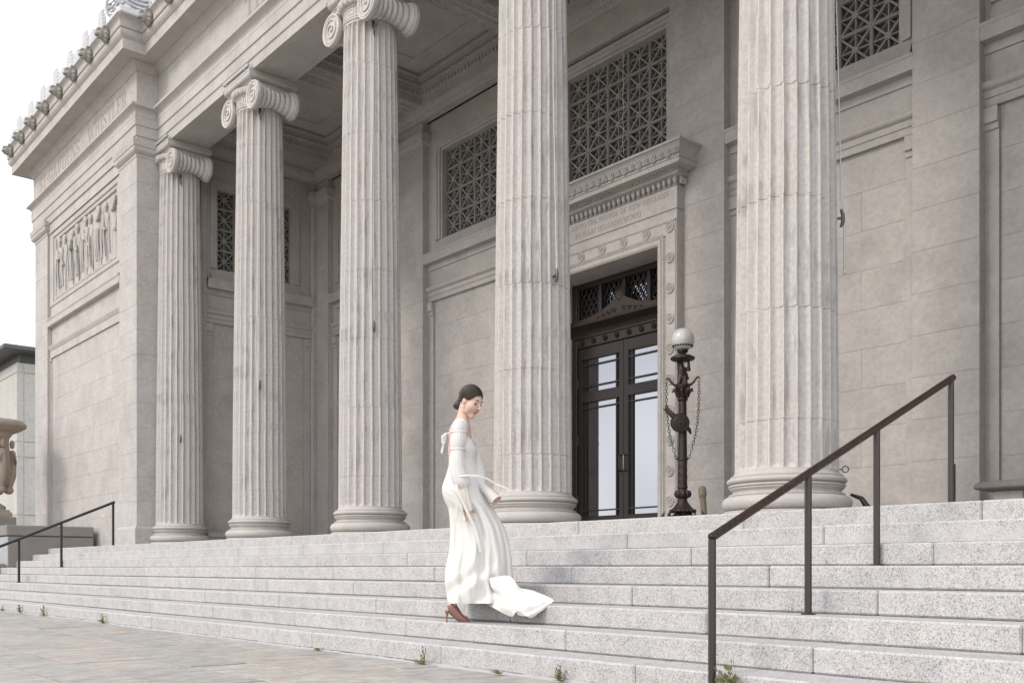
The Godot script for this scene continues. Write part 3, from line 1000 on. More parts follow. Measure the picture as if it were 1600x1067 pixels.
# robed figures walking in line, carved in low relief
func build_relief(field: Node3D, x0: float, x1: float, y0: float, z: float) -> void:
	var n := 9
	for i in n:
		var r := RandomNumberGenerator.new()
		r.seed = 100 + i
		var cx := lerpf(x0 + 0.2, x1 - 0.28, i / (n - 1.0)) + r.randf_range(-0.05, 0.05)
		var H := 1.50 + r.randf_range(-0.07, 0.04)
		var lean := r.randf_range(0.0, 0.10)
		if i == n - 1: lean = 0.14
		var g := Geo.new()
		var rows := []
		for j in 22:
			var t := j / 21.0
			var y := y0 + t * H * 0.80
			var w := 0.185 - 0.045 * sin(t * PI) + (0.03 if t > 0.85 else 0.0) - (0.07 * smoothstep(0.9, 1.0, t))
			var row := PackedVector3Array()
			for k in 36:
				var a := TAU * k / 36.0
				var fold := 1.0 + (0.13 * sin(a * (7 + i % 3) + 4.0 * t + i) + 0.06 * sin(a * 13.0 - 3.0 * t)) * (1.0 - 0.5 * t)
				row.append(Vector3(cx + lean * t * t + cos(a) * w * fold, y, z + maxf(-0.02, sin(a) * 0.060 * fold)))
			rows.append(row)
		g.grid(rows, true, true)
		var hy := y0 + H * 0.91
		var hx := cx + lean + 0.03
		g.ball(Vector3(hx, hy, z + 0.03), Vector3(0.072, 0.098, 0.055), 14, 10)
		g.ball(Vector3(hx - 0.03, hy + 0.03, z + 0.035), Vector3(0.083, 0.083, 0.05), 12, 8)
		g.ball(Vector3(hx + 0.07, hy - 0.015, z + 0.045), Vector3(0.022, 0.02, 0.02), 6, 5)
		g.tube([Vector3(hx - 0.02, y0 + H * 0.72, z + 0.02), Vector3(hx, hy - 0.04, z + 0.035)], 0.045, 8)
		var sh := Vector3(cx + lean * 0.7, y0 + H * 0.76, z + 0.06)
		var kind := i % 4
		if i == n - 1 or i == n - 3: kind = 4
		var arm := []
		if kind == 0: arm = [sh, sh + Vector3(0.05, -0.24, 0.03), sh + Vector3(0.20, -0.26, 0.03)]
		elif kind == 1: arm = [sh, sh + Vector3(-0.06, -0.26, 0.03), sh + Vector3(0.06, -0.46, 0.03)]
		elif kind == 2: arm = [sh, sh + Vector3(0.10, -0.20, 0.04), sh + Vector3(0.10, 0.02, 0.04)]
		elif kind == 3: arm = [sh, sh + Vector3(0.02, -0.27, 0.03), sh + Vector3(0.13, -0.36, 0.02)]
		else: arm = [sh, sh + Vector3(0.16, -0.02, 0.03), sh + Vector3(0.28, 0.24, 0.02)]
		g.tube(arm, [0.052, 0.042, 0.028], 8)
		if kind == 0: g.lathe([Vector2(0, -0.06), Vector2(0.04, -0.05), Vector2(0.055, 0.02), Vector2(0.03, 0.07), Vector2(0.045, 0.09), Vector2(0, 0.09)], 12, arm[2] + Vector3(0.03, 0.04, 0))
		if kind == 2: g.ball(arm[2], Vector3(0.05, 0.06, 0.04), 8, 6)
		for k in 3:   # a hanging end of cloth
			var q := r.randf_range(-0.10, 0.12)
			g.tube([Vector3(cx + q, y0 + H * 0.62, z + 0.075), Vector3(cx + q * 1.2, y0 + H * 0.40, z + 0.085), Vector3(cx + q * 1.5 + 0.03, y0 + H * 0.12, z + 0.07)], [0.018, 0.024, 0.016], 6)
		part(g, "relief_figure", mat.stone2, field)
	var b := Geo.new()
	b.cbox(Vector3(x0 - 0.02, y0 - 0.03, z - 0.01), Vector3(x1 + 0.02, y0 + 0.03, z + 0.055), 0.012)
	part(b, "relief_ledge", mat.stone2, field)
	var c := Geo.new()   # the child at the end of the line
	var rows2 := []
	for j in 10:
		var t := j / 9.0
		var row := PackedVector3Array()
		for k in 16:
			var a := TAU * k / 16.0
			row.append(Vector3(x1 - 0.06 + cos(a) * (0.07 - 0.02 * t), y0 + t * 0.58, z + maxf(-0.01, sin(a) * 0.06)))
		rows2.append(row)
	c.grid(rows2, true, true)
	c.ball(Vector3(x1 - 0.06, y0 + 0.66, z + 0.035), Vector3(0.06, 0.075, 0.055), 10, 8)
	part(c, "relief_figure", mat.stone2, field)

# -------- lattice windows
var lattice_mesh: ArrayMesh
func make_lattice() -> void:
	var g := Geo.new()
	var s := LATTICE
	var h := s * 0.5
	var e := 0.021
	var dz := 0.055
	for k in 2:   # rim, each cell carrying half of the bar it shares
		var q := -1.0 if k == 0 else 1.0
		g.box(Vector3(-h + 0.002, q * h - (e if q > 0 else -0.002), 0), Vector3(h - 0.002, q * h + (e if q < 0 else -0.002), dz))
		g.box(Vector3(q * h - (e if q > 0 else -0.002), -h + e, 0.001), Vector3(q * h + (e if q < 0 else -0.002), h - e, dz - 0.001))
	for k in 2:
		g.tbox(Transform3D(Basis(Vector3(0, 0, 1), PI * 0.25 + PI * 0.5 * k), Vector3(0, 0, 0.024 - 0.003 * k)), Vector3(s * 1.33, 0.027, 0.044))
		g.tbox(Transform3D(Basis(Vector3(0, 0, 1), PI * 0.5 * k), Vector3(0, 0, 0.018 - 0.003 * k)), Vector3(s * 0.94, 0.018, 0.040))
	for sx in [-1.0, 1.0]:   # thin crossings in each quarter
		for sy in [-1.0, 1.0]:
			g.tbox(Transform3D(Basis(Vector3(0, 0, 1), PI * 0.25 if sx * sy < 0 else -PI * 0.25), Vector3(sx * s * 0.24, sy * s * 0.24, 0.010)), Vector3(s * 0.62, 0.011, 0.03))
	g.lathe([Vector2(0.052, 0.0), Vector2(0.052, 0.050), Vector2(0.036, 0.060), Vector2(0.022, 0.056), Vector2(0.0, 0.066)], 12, Vector3.ZERO, Basis(Vector3.RIGHT, Vector3(0, 0, 1), Vector3(0, -1, 0)))
	lattice_mesh = g.mesh(mat.lattice)

# a window with cols x 4 lattice panels; at = lower left corner of the opening, u to the right seen from outside
func window(at: Vector3, u: Vector3, cols: int, called := "lattice_window") -> void:
	var nrm := u.cross(Vector3.UP)
	var o := Node3D.new()
	o.name = called
	museum.add_child(o, true)
	o.transform = Transform3D(Basis(u, Vector3.UP, nrm), at)
	var W := cols * LATTICE
	var H := 4 * LATTICE
	var gl := Geo.new()
	gl.box(Vector3(-0.05, -0.05, -0.25), Vector3(W + 0.05, H + 0.05, -0.215))
	part(gl, "pane", mat.void_glass, o)
	for r in 4:
		for c in cols:
			put(lattice_mesh, "lattice_panel", o, Transform3D(Basis(), Vector3((c + 0.5) * LATTICE, (r + 0.5) * LATTICE, -0.185)))
	# moulded frame and sill
	var g := Geo.new()
	for e in [[-0.16, -0.10, 0.03], [-0.10, -0.03, 0.012], [-0.03, 0.02, -0.02]]:
		g.box(Vector3(e[0], 0.0 if e[0] > -0.04 else 0.0, -0.2), Vector3(e[1] - 0.001, H + 0.001 - e[0] - 0.06, e[2]))
		g.box(Vector3(W - e[1] + 0.001, 0.0, -0.2), Vector3(W - e[0], H + 0.001 - e[0] - 0.06, e[2]))
		g.box(Vector3(e[1] - 0.001, H - e[1] - 0.06, -0.2), Vector3(W - e[1] + 0.001, H - e[0] - 0.06, e[2] - 0.001))
	part(g, "frame", mat.trim, o)
	var si := Geo.new()
	si.quad(Vector3(-0.16, -0.262, 0.06), Vector3(W + 0.16, -0.262, 0.06), Vector3(W + 0.16, 0.0, -0.02), Vector3(-0.16, 0.0, -0.02))
	si.quad(Vector3(-0.16, 0.0, -0.02), Vector3(W + 0.16, 0.0, -0.02), Vector3(W + 0.16, 0.012, -0.2), Vector3(-0.16, 0.012, -0.2))
	part(si, "sill", mat.trim, o)

# the bands under the windows and above the sunk field, along a wall line at depth 0 = wall face
func bay(at: Vector3, u: Vector3, width: float, win0: float, cols: int, parent: Node3D) -> void:
	var nrm := u.cross(Vector3.UP)
	var P := func(x: float, y: float, z: float) -> Vector3: return at + u * x + Vector3.UP * y + nrm * z
	var B := Basis(u, Vector3.UP, nrm)
	var W := cols * LATTICE
	# sunk field of plain courses with slim pilaster strips at its sides
	ashlar(parent, P.call(0.16, PLAT + 0.36, -0.04), u, width - 0.32, 6.14 - PLAT - 0.36, 0.52, 1.35)
	for e in [0.0, width - 0.16]:
		var g := Geo.new()
		g.tbox(Transform3D(B, P.call(e + 0.08, (PLAT + 0.36 + 5.86) * 0.5, -0.03)), Vector3(0.158, 5.86 - PLAT - 0.36, 0.06))
		g.tbox(Transform3D(B, P.call(e + 0.08, 5.90, -0.025)), Vector3(0.158, 0.079, 0.09))
		g.tbox(Transform3D(B, P.call(e + 0.08, 6.03, -0.015)), Vector3(0.158, 0.179, 0.13))
		part(g, "strip", mat.trim, parent)
	var path := [Vector2(P.call(0, 0, -0.06).x, P.call(0, 0, -0.06).z), Vector2(P.call(width, 0, -0.06).x, P.call(width, 0, -0.06).z)]
	var g := Geo.new()
	var pr := [Vector2(0.0, 6.141), Vector2(0.075, 6.141), Vector2(0.075, 6.235), Vector2(0.09, 6.24), Vector2(0.09, 6.32)]
	pr += curve(Vector2(0.095, 6.325), Vector2(0.14, 6.40), 0.2, 4)
	pr += [Vector2(0.145, 6.415), Vector2(0.06, 6.425), Vector2(0.06, 6.76), Vector2(0.085, 6.765), Vector2(0.085, 6.875), Vector2(0.20, 6.885), Vector2(0.205, 7.04), Vector2(0.215, 7.05), Vector2(0.215, 7.09), Vector2(0.08, 7.105), Vector2(0.06, 7.15)]
	g.sweep(path, pr)
	part(g, "ledge", mat.trim, parent)
	# wall beside and over the window
	var j := Geo.new()
	var y1 := WIN_Y0 + 4 * LATTICE + 0.10
	j.tbox(Transform3D(B, P.call((win0 - 0.16) * 0.5, (7.10 + 9.80) * 0.5, -0.15)), Vector3(win0 - 0.16, 2.70, 0.30))
	var r0 := win0 + W + 0.16
	j.tbox(Transform3D(B, P.call((r0 + width) * 0.5, (7.10 + 9.80) * 0.5, -0.15)), Vector3(width - r0, 2.70, 0.30))
	j.tbox(Transform3D(B, P.call(win0 + W * 0.5, (y1 + 9.80) * 0.5, -0.151)), Vector3(W + 0.319, 9.80 - y1, 0.30))
	part(j, "window_wall", mat.stone1, parent)
	window(P.call(win0, WIN_Y0, 0.0), u, cols)

func pier(x0: float, x1: float, parent: Node3D) -> void:
	slab("pier_core", Vector3(x0 + 0.012, PLAT, Z_WALL - 0.3), Vector3(x1 - 0.012, 9.8, Z_PIER - 0.012), mat.joint, parent)
	ashlar(parent, Vector3(x0, PLAT + 0.36, Z_PIER), Vector3.RIGHT, x1 - x0, 9.24 - PLAT - 0.36, 0.52, 1.25)
	for s in [x0, x1]:
		slab("pier_side", Vector3(s - 0.011 if s == x0 else s - 0.0118, PLAT + 0.362, Z_WALL - 0.1), Vector3(s + 0.0118 if s == x0 else s + 0.001, 9.238, Z_PIER - 0.032), mat.stone0, parent)
	var g := Geo.new()
	var pr := [Vector2(0.0, 9.24), Vector2(0.012, 9.245), Vector2(0.012, 9.32), Vector2(0.03, 9.325)]
	pr += curve(Vector2(0.03, 9.33), Vector2(0.085, 9.44), 0.2, 5)
	pr += [Vector2(0.10, 9.445), Vector2(0.11, 9.53), Vector2(0.11, 9.56), Vector2(0.0, 9.57), Vector2(0.0, 9.80)]
	g.sweep([Vector2(x0, Z_WALL - 0.05), Vector2(x0, Z_PIER), Vector2(x1, Z_PIER), Vector2(x1, Z_WALL - 0.05)], pr)
	part(g, "pier_cap", mat.trim, parent)

func build_portico_wall() -> void:
	var wall := slab("portico_wall", Vector3(X_BLOCK, PLAT, Z_WALL - 0.75), Vector3(X_RIGHT, 11.9, Z_WALL - 0.45), mat.joint, museum)
	slab("wall_backing", Vector3(X_BLOCK, PLAT, Z_WALL - 0.44), Vector3(-12.70, 7.12, Z_WALL - 0.05), mat.joint, wall)
	slab("wall_backing", Vector3(-10.10, PLAT, Z_WALL - 0.44), Vector3(X_RIGHT, 7.12, Z_WALL - 0.05), mat.joint, wall)
	var xs := -21.0    # inner face of the side wall behind the first column
	# bays of the back wall
	bay(Vector3(-20.49, 0, Z_WALL), Vector3.RIGHT, 2.99, 0.25, 5, wall)
	bay(Vector3(-16.66, 0, Z_WALL), Vector3.RIGHT, 2.91, 0.42, 5, wall)
	bay(Vector3(-9.056, 0, Z_WALL), Vector3.RIGHT, 2.876, 0.30, 5, wall)
	bay(Vector3(-5.35, 0, Z_WALL), Vector3.RIGHT, 3.05, 0.23, 5, wall)
	pier(-17.50, -16.66, wall)
	pier(-6.18, -5.35, wall)
	pier(xs, -20.49, wall)
	pier(-2.30, -1.70, wall)
	# the broad middle part with door and window
	var zc := Z_PIER
	for e in [[-13.75, -12.80], [-10.0, -9.056]]:
		slab("pier_core", Vector3(e[0] + 0.012, PLAT, Z_WALL - 0.3), Vector3(e[1] - 0.012, 9.8, zc - 0.012), mat.joint, wall)
		ashlar(wall, Vector3(e[0], PLAT + 0.36, zc), Vector3.RIGHT, e[1] - e[0], 9.80 - PLAT - 0.36, 0.52, 1.0)
	slab("pier_side", Vector3(-9.06, PLAT + 0.1, Z_WALL - 0.1), Vector3(-9.0555, 9.79, zc - 0.032), mat.stone0, wall)
	slab("window_wall", Vector3(-12.80, 9.35, Z_WALL - 0.3), Vector3(-10.0, 9.80, zc - 0.002), mat.stone1, wall)
	slab("window_wall", Vector3(-12.80, 6.15, Z_WALL - 0.3), Vector3(-10.0, 7.14, zc - 0.02), mat.stone1, wall)
	slab("window_reveal", Vector3(-10.10, 7.14, Z_WALL - 0.3), Vector3(-10.0, 9.35, zc - 0.003), mat.stone1, wall)
	slab("window_reveal", Vector3(-12.80, 7.14, Z_WALL - 0.3), Vector3(-12.70, 9.35, zc - 0.003), mat.stone1, wall)
	window(Vector3(-12.565, WIN_Y0 - 0.02, Z_WALL + 0.06), Vector3.RIGHT, 5)
	# pale loose cables hanging over two of the lattices
	for e in [[-11.19, 9.12, 7.45, Z_WALL + 0.02], [-15.05, 9.15, 7.60, Z_WALL - 0.09]]:
		var cg := Geo.new()
		var cp := []
		for k in 15: cp.append(Vector3(e[0] + 0.010 * sin(k * 1.9) + 0.006 * sin(k * 4.1), lerpf(e[1], e[2], k / 14.0), e[3]))
		cg.tube(cp, 0.007, 5)
		part(cg, "cable", mat.roof_white, museum)
	# foot of the wall
	var bp := [Vector2(0.10, PLAT), Vector2(0.10, PLAT + 0.22)]
	bp += torus_profile(0.075, PLAT + 0.225, PLAT + 0.31, 0.035, 6)
	bp += [Vector2(0.06, PLAT + 0.315), Vector2(0.0, PLAT + 0.36)]
	for run in [
		[Vector2(xs, -4.75), Vector2(xs, Z_PIER - 0.005), Vector2(-20.49, Z_PIER - 0.005)],
		[Vector2(-20.49, Z_WALL), Vector2(-17.50, Z_WALL)],
		[Vector2(-17.50, Z_WALL), Vector2(-17.50, Z_PIER), Vector2(-16.66, Z_PIER), Vector2(-16.66, Z_WALL), Vector2(-13.75, Z_WALL), Vector2(-13.75, Z_PIER), Vector2(-12.99, Z_PIER)],
		[Vector2(-9.81, Z_PIER), Vector2(-9.056, Z_PIER), Vector2(-9.056, Z_WALL), Vector2(-6.18, Z_WALL), Vector2(-6.18, Z_PIER), Vector2(-5.35, Z_PIER), Vector2(-5.35, Z_WALL), Vector2(-2.3, Z_WALL)]]:
		var base := Geo.new()
		base.sweep(run, bp)
		part(base, "wall_base", mat.trim, museum)
	# side wall at the left end of the portico, seen from the right (faces +x)
	var side := slab("side_wall", Vector3(X_BLOCK - 0.3, PLAT, Z_WALL - 0.4), Vector3(xs - 0.42, 11.0, -4.80), mat.joint, museum)
	bay(Vector3(xs - 0.12, 0, -4.79), Vector3(0, 0, -1), 2.60, 0.27, 4, side)
	slab("side_backing", Vector3(xs - 0.41, PLAT, -7.40), Vector3(xs - 0.17, 7.12, -4.80), mat.joint, side)
	# pilaster on the side wall in the corner, with its cap
	slab("pier_core", Vector3(xs - 0.41, PLAT, Z_WALL - 0.3), Vector3(xs - 0.012, 9.8, -7.40), mat.joint, side)
	ashlar(side, Vector3(xs, PLAT + 0.36, -7.395), Vector3(0, 0, -1), 0.105, 9.24 - PLAT - 0.36, 0.52, 1.2)
	var pc := Geo.new()
	pc.sweep([Vector2(xs - 0.1, -7.395), Vector2(xs, -7.395), Vector2(xs, -7.49)], [Vector2(0.0, 9.24), Vector2(0.012, 9.245), Vector2(0.012, 9.32), Vector2(0.03, 9.33), Vector2(0.09, 9.44), Vector2(0.11, 9.45), Vector2(0.11, 9.56), Vector2(0.0, 9.57), Vector2(0.0, 9.80)])
	part(pc, "pier_cap", mat.trim, side)
	slab("end_pier", Vector3(xs - 0.41, PLAT, -4.785), Vector3(xs - 0.03, 9.8, -4.65), mat.stone0, side)

	build_ceiling(xs)
	build_door_surround()
	build_door()

# -------- coffered ceiling with fret bands
func build_ceiling(xs: float) -> void:
	var y := 10.0
	# wall moulding carried along side and back wall
	var g := Geo.new()
	var pr := [Vector2(0.0, 9.80), Vector2(0.16, 9.80), Vector2(0.17, 9.83)]
	pr += curve(Vector2(0.175, 9.835), Vector2(0.27, 9.94), 0.2, 5)
	pr += [Vector2(0.29, 9.945), Vector2(0.30, 10.02), Vector2(0.0, 10.03), Vector2(0.0, 10.6)]
	g.sweep([Vector2(xs - 0.1, -4.6), Vector2(xs - 0.1, Z_WALL + 0.05), Vector2(X_RIGHT, Z_WALL + 0.05)], pr)
	var crown := part(g, "wall_crown", mat.ceiling, museum)
	var eg := Geo.new()
	var x := xs + 0.25
	while x < -2.0:
		eg.ball(Vector3(x, 9.885, Z_WALL + 0.275), Vector3(0.028, 0.05, 0.03), 6, 5)
		x += 0.075
	var zz := -4.7
	while zz > -7.3:
		eg.ball(Vector3(xs - 0.1 + 0.225, 9.885, zz), Vector3(0.03, 0.05, 0.028), 6, 5)
		zz -= 0.075
	var egg := part(eg, "egg_band", mat.ceiling, crown)
	egg.set_meta("kind", "stuff")
	slab("ceiling_slab", Vector3(xs - 0.4, 10.62, Z_WALL), Vector3(X_RIGHT, 10.8, Z_ARCH_BACK - 0.001), mat.ceiling, museum)
	# fret band on the beam soffits, one shared mesh
	var fret := Geo.new()
	var z0 := -4.60
	var z1 := -7.28
	var L := z0 - z1
	var units := 13
	var un := L / units
	for k in units:
		for b in meander(un, 0.19):
			fret.box(Vector3(b[1], -0.012, -(b[2] + k * un)), Vector3(b[3], 0.0, -(b[0] + k * un)))
	var fret_mesh := fret.mesh(mat.ceiling)
	var centres := [-20.42, -16.72, -13.04, -9.36, -5.68, -2.0]
	for i in centres.size():
		var c: float = centres[i]
		var beam := slab("ceiling_beam", Vector3(c - 0.33, y, z1 - 0.05), Vector3(c + 0.33, y + 0.61, z0 + 0.05), mat.ceiling, museum)
		for s in [-0.285, 0.095]:
			put(fret_mesh, "fret_band", beam, Transform3D(Basis(), Vector3(c + s, y - 0.0005, z0)))
		for s in [-0.325, -0.065, 0.05, 0.31]:
			slab("beam_fillet", Vector3(c + s, y - 0.010, z1), Vector3(c + s + 0.015, y - 0.0005, z0), mat.ceiling, beam)
	for i in centres.size() - 1:
		coffer(centres[i] + 0.334, centres[i + 1] - 0.334, z1, z0, y)
	slab("edge_beam", Vector3(xs - 0.05, y + 0.001, Z_ARCH_BACK - 0.06), Vector3(X_RIGHT, y + 0.60, Z_ARCH_BACK - 0.002), mat.ceiling, museum)

func ring(g: Geo, x0: float, x1: float, z0: float, z1: float, y: float, y2: float, inset: float) -> void:
	# inward-facing walls of one step of a coffer, then the ledge to the next step
	var a := Vector3(x0, y, z0); var b := Vector3(x1, y, z0); var c := Vector3(x1, y, z1); var d := Vector3(x0, y, z1)
	var up := Vector3(0, y2 - y, 0)
	g.quad(b, a, a + up, b + up); g.quad(c, b, b + up, c + up); g.quad(d, c, c + up, d + up); g.quad(a, d, d + up, a + up)
	var a2 := Vector3(x0 + inset, y2, z0 + inset); var b2 := Vector3(x1 - inset, y2, z0 + inset)
	var c2 := Vector3(x1 - inset, y2, z1 - inset); var d2 := Vector3(x0 + inset, y2, z1 - inset)
	g.quad(a + up, b + up, b2, a2); g.quad(b + up, c + up, c2, b2); g.quad(c + up, d + up, d2, c2); g.quad(d + up, a + up, a2, d2)

func coffer(x0: float, x1: float, z0: float, z1: float, y: float) -> void:
	var g := Geo.new()
	var steps := [[0.0, 0.12, 0.035], [0.12, 0.20, 0.03], [0.20, 0.27, 0.045], [0.27, 0.33, 0.035], [0.33, 0.40, 0.05], [0.40, 0.47, 0.03]]
	var i := 0.0
	for s in steps:
		ring(g, x0 + i, x1 - i, z0 + i, z1 - i, y + s[0], y + s[1], s[2])
		i += s[2]
	g.quad(Vector3(x0 + i, y + 0.47, z1 - i), Vector3(x0 + i, y + 0.47, z0 + i), Vector3(x1 - i, y + 0.47, z0 + i), Vector3(x1 - i, y + 0.47, z1 - i))
	var cof := part(g, "coffer", mat.ceiling, museum)
	var dn := Geo.new()
	var rows := [[0.125, 0.195, 0.034, 0.055, 0.105, 0.03], [0.275, 0.325, 0.110, 0.03, 0.055, 0.028], [0.405, 0.45, 0.195, 0.022, 0.042, 0.02]]
	for r in rows:
		var ins: float = r[2]
		var x := x0 + ins + 0.03
		while x < x1 - ins - r[3]:
			for zz in [z0 + ins, z1 - ins]:
				var q: float = r[5] if zz < (z0 + z1) * 0.5 else -r[5]
				dn.box(Vector3(x, y + r[0], minf(zz, zz + q)), Vector3(x + r[3], y + r[1], maxf(zz, zz + q)))
			x += r[4]
		var z := z0 + ins + 0.03
		while z < z1 - ins - r[3]:
			for xx in [x0 + ins, x1 - ins]:
				var q: float = r[5] if xx < (x0 + x1) * 0.5 else -r[5]
				dn.box(Vector3(minf(xx, xx + q), y + r[0], z), Vector3(maxf(xx, xx + q), y + r[1], z + r[3]))
			z += r[4]
	var den := part(dn, "dentil_band", mat.ceiling, cof)
	den.set_meta("kind", "stuff")
	var ln := Geo.new()   # raised line round the panel
	var m := 0.62
	var t := 0.022
	var yy := y + 0.47
	ln.box(Vector3(x0 + m, yy - 0.018, z0 + m), Vector3(x1 - m, yy + 0.004, z0 + m + t))
	ln.box(Vector3(x0 + m, yy - 0.018, z1 - m - t), Vector3(x1 - m, yy + 0.004, z1 - m))
	ln.box(Vector3(x0 + m, yy - 0.018, z0 + m + t), Vector3(x0 + m + t, yy + 0.004, z1 - m - t))
	ln.box(Vector3(x1 - m - t, yy - 0.018, z0 + m + t), Vector3(x1 - m, yy + 0.004, z1 - m - t))
	part(ln, "panel_line", mat.ceiling, cof)

# -------- door
func rosette_mesh(m: Material, r: float) -> ArrayMesh:
	var g := Geo.new()
	var B := Basis(Vector3.RIGHT, Vector3(0, 0, 1), Vector3(0, -1, 0))
	g.lathe([Vector2(r, 0.0), Vector2(r, 0.014), Vector2(r * 0.9, 0.022), Vector2(r * 0.78, 0.016), Vector2(r * 0.7, 0.006), Vector2(0, 0.006)], 24, Vector3.ZERO, B)
	for k in 8:
		var a := TAU * k / 8
		g.ball(Vector3(cos(a), sin(a), 0) * r * 0.46 + Vector3(0, 0, 0.008), Vector3(r * 0.24, r * 0.13, 0.012), 8, 5, Basis(Vector3(0, 0, 1), a))
	g.ball(Vector3(0, 0, 0.008), Vector3(r * 0.17, r * 0.17, 0.018), 8, 6)
	return g.mesh(m)

func build_door_surround() -> void:
	var z := Z_SURR
	var xa := -12.98; var xb := -9.82
	var oa := -12.62; var ob := -10.18
	var top := 5.63
	var s := Node3D.new()
	s.name = "door_surround"
	museum.add_child(s, true)
	for e in [[xa, oa], [ob, xb]]:
		slab("jamb", Vector3(e[0], PLAT, Z_DOOR - 0.1), Vector3(e[1], 6.13, z), mat.stone2, s)
	slab("lintel", Vector3(oa, top, Z_DOOR - 0.1), Vector3(ob, 6.13, z), mat.stone2, s)
	var g := Geo.new()   # roll moulding round the opening
	var pr := [Vector2(0.0, 0.0), Vector2(0.0, 0.03), Vector2(0.03, 0.05), Vector2(0.065, 0.045), Vector2(0.085, 0.02), Vector2(0.10, 0.018), Vector2(0.105, 0.0)]
	for j in pr.size() - 1:
		var a: Vector2 = pr[j]; var b: Vector2 = pr[j + 1]
		g.quad(Vector3(ob + a.x, PLAT, z + a.y), Vector3(ob + b.x, PLAT, z + b.y), Vector3(ob + b.x, top + b.x, z + b.y), Vector3(ob + a.x, top + a.x, z + a.y))
		g.quad(Vector3(oa - b.x, PLAT, z + b.y), Vector3(oa - a.x, PLAT, z + a.y), Vector3(oa - a.x, top + a.x, z + a.y), Vector3(oa - b.x, top + b.x, z + b.y))
		g.quad(Vector3(oa - a.x, top + a.x, z + a.y), Vector3(ob + a.x, top + a.x, z + a.y), Vector3(ob + b.x, top + b.x, z + b.y), Vector3(oa - b.x, top + b.x, z + b.y))
	part(g, "roll_moulding", mat.trim, s)
	var bd := Geo.new()   # two strings of beads
	for o in [0.118, 0.335]:
		var y := PLAT + 0.3
		while y < top + o:
			for x in [ob + o, oa - o]:
				bd.box(Vector3(x - 0.011, y, z - 0.002), Vector3(x + 0.011, y + 0.026, z + 0.014))
			y += 0.043
		var x2: float = oa - o
		while x2 < ob + o:
			bd.box(Vector3(x2, top + o - 0.011, z - 0.002), Vector3(x2 + 0.026, top + o + 0.011, z + 0.014))
			x2 += 0.043
	var beads := part(bd, "bead_moulding", mat.trim, s)
	beads.set_meta("kind", "stuff")
	var eg2 := Geo.new()   # leaf row just above the roll
	var x3 := oa - 0.1
	while x3 < ob + 0.1:
		eg2.ball(Vector3(x3, top + 0.155, z), Vector3(0.02, 0.028, 0.02), 6, 5)
		x3 += 0.05
	var leafrow := part(eg2, "leaf_moulding", mat.trim, s)
	leafrow.set_meta("kind", "stuff")
	var ros := rosette_mesh(mat.stone2, 0.082)
	for k in 10:
		for x in [ob + 0.226, oa - 0.226]:
			put(ros, "rosette", s, Transform3D(Basis(), Vector3(x, top + 0.245 - 0.462 * k, z)))
	for k in range(1, 6):
		put(ros, "rosette", s, Transform3D(Basis(), Vector3(lerpf(oa - 0.226, ob + 0.226, k / 6.0), top + 0.245, z)))
	# hood: inscription panel, egg row, cornice
	var h := Geo.new()
	var path := [Vector2(xa, Z_PIER - 0.02), Vector2(xa, z), Vector2(xb, z), Vector2(xb, Z_PIER - 0.02)]
	var hp := [Vector2(0.0, 6.13), Vector2(0.018, 6.132), Vector2(0.018, 6.15), Vector2(0.004, 6.152), Vector2(0.004, 6.475), Vector2(0.02, 6.478)]
	hp += curve(Vector2(0.006, 6.48), Vector2(0.085, 6.61), -0.30, 6)
	hp += [Vector2(0.10, 6.615), Vector2(0.10, 6.655), Vector2(0.125, 6.66), Vector2(0.125, 6.69), Vector2(0.26, 6.695), Vector2(0.26, 6.765), Vector2(0.275, 6.77)]
	hp += curve(Vector2(0.275, 6.775), Vector2(0.335, 6.965), -0.12, 6)
	hp += [Vector2(0.36, 6.97), Vector2(0.36, 7.005), Vector2(0.0, 7.02)]
	h.sweep(path, hp)
	var hood := part(h, "hood", mat.trim, museum)
	slab("hood_core", Vector3(xa + 0.003, 6.131, Z_PIER - 0.02), Vector3(xb - 0.003, 7.01, z - 0.004), mat.trim, hood)
	var eg := Geo.new()
	var x := xa
	while x <= xb + 0.01:
		eg.ball(Vector3(x, 6.548, z + 0.040), Vector3(0.034, 0.060, 0.042), 10, 8)
		x += 0.1053
	for k in 3: eg.ball(Vector3(xb + 0.05, 6.55, z - 0.03 - 0.05 * k), Vector3(0.04, 0.062, 0.03), 8, 6)
	var e1 := part(eg, "egg_band", mat.trim, hood)
	e1.set_meta("kind", "stuff")
	var lf := Geo.new()
	x = xa - 0.25
	var k := 0
	while x <= xb + 0.26:   # palmettes along the gutter
		var hgt := 0.085 if k % 2 == 0 else 0.065
		lf.ball(Vector3(x, 6.865, z + 0.295), Vector3(0.016, hgt, 0.022), 6, 6)
		for s2 in [-1.0, 1.0]:
			lf.ball(Vector3(x + s2 * 0.032, 6.85, z + 0.293), Vector3(0.013, hgt * 0.8, 0.02), 6, 6, Basis(Vector3(0, 0, 1), -s2 * 0.35))
			lf.ball(Vector3(x + s2 * 0.055, 6.825, z + 0.289), Vector3(0.012, hgt * 0.5, 0.018), 6, 6, Basis(Vector3(0, 0, 1), -s2 * 0.8))
		x += 0.145
		k += 1
	var e2 := part(lf, "palmette_band", mat.trim, hood)
	e2.set_meta("kind", "stuff")
	var dt := Geo.new()
	x = xa - 0.1
	while x < xb + 0.1:
		dt.box(Vector3(x, 6.658, z + 0.12), Vector3(x + 0.028, 6.692, z + 0.15))
		x += 0.05
	var e3 := part(dt, "dentil_band", mat.trim, hood)
	e3.set_meta("kind", "stuff")
	letters("ED TO THE PEOPLE OF NEW ORLEANS", -12.10, -9.98, 6.345, z + 0.004, 0.085, hood)
	letters("BY ISAAC DELGADO MCMXI", -12.02, -10.54, 6.195, z + 0.004, 0.085, hood)

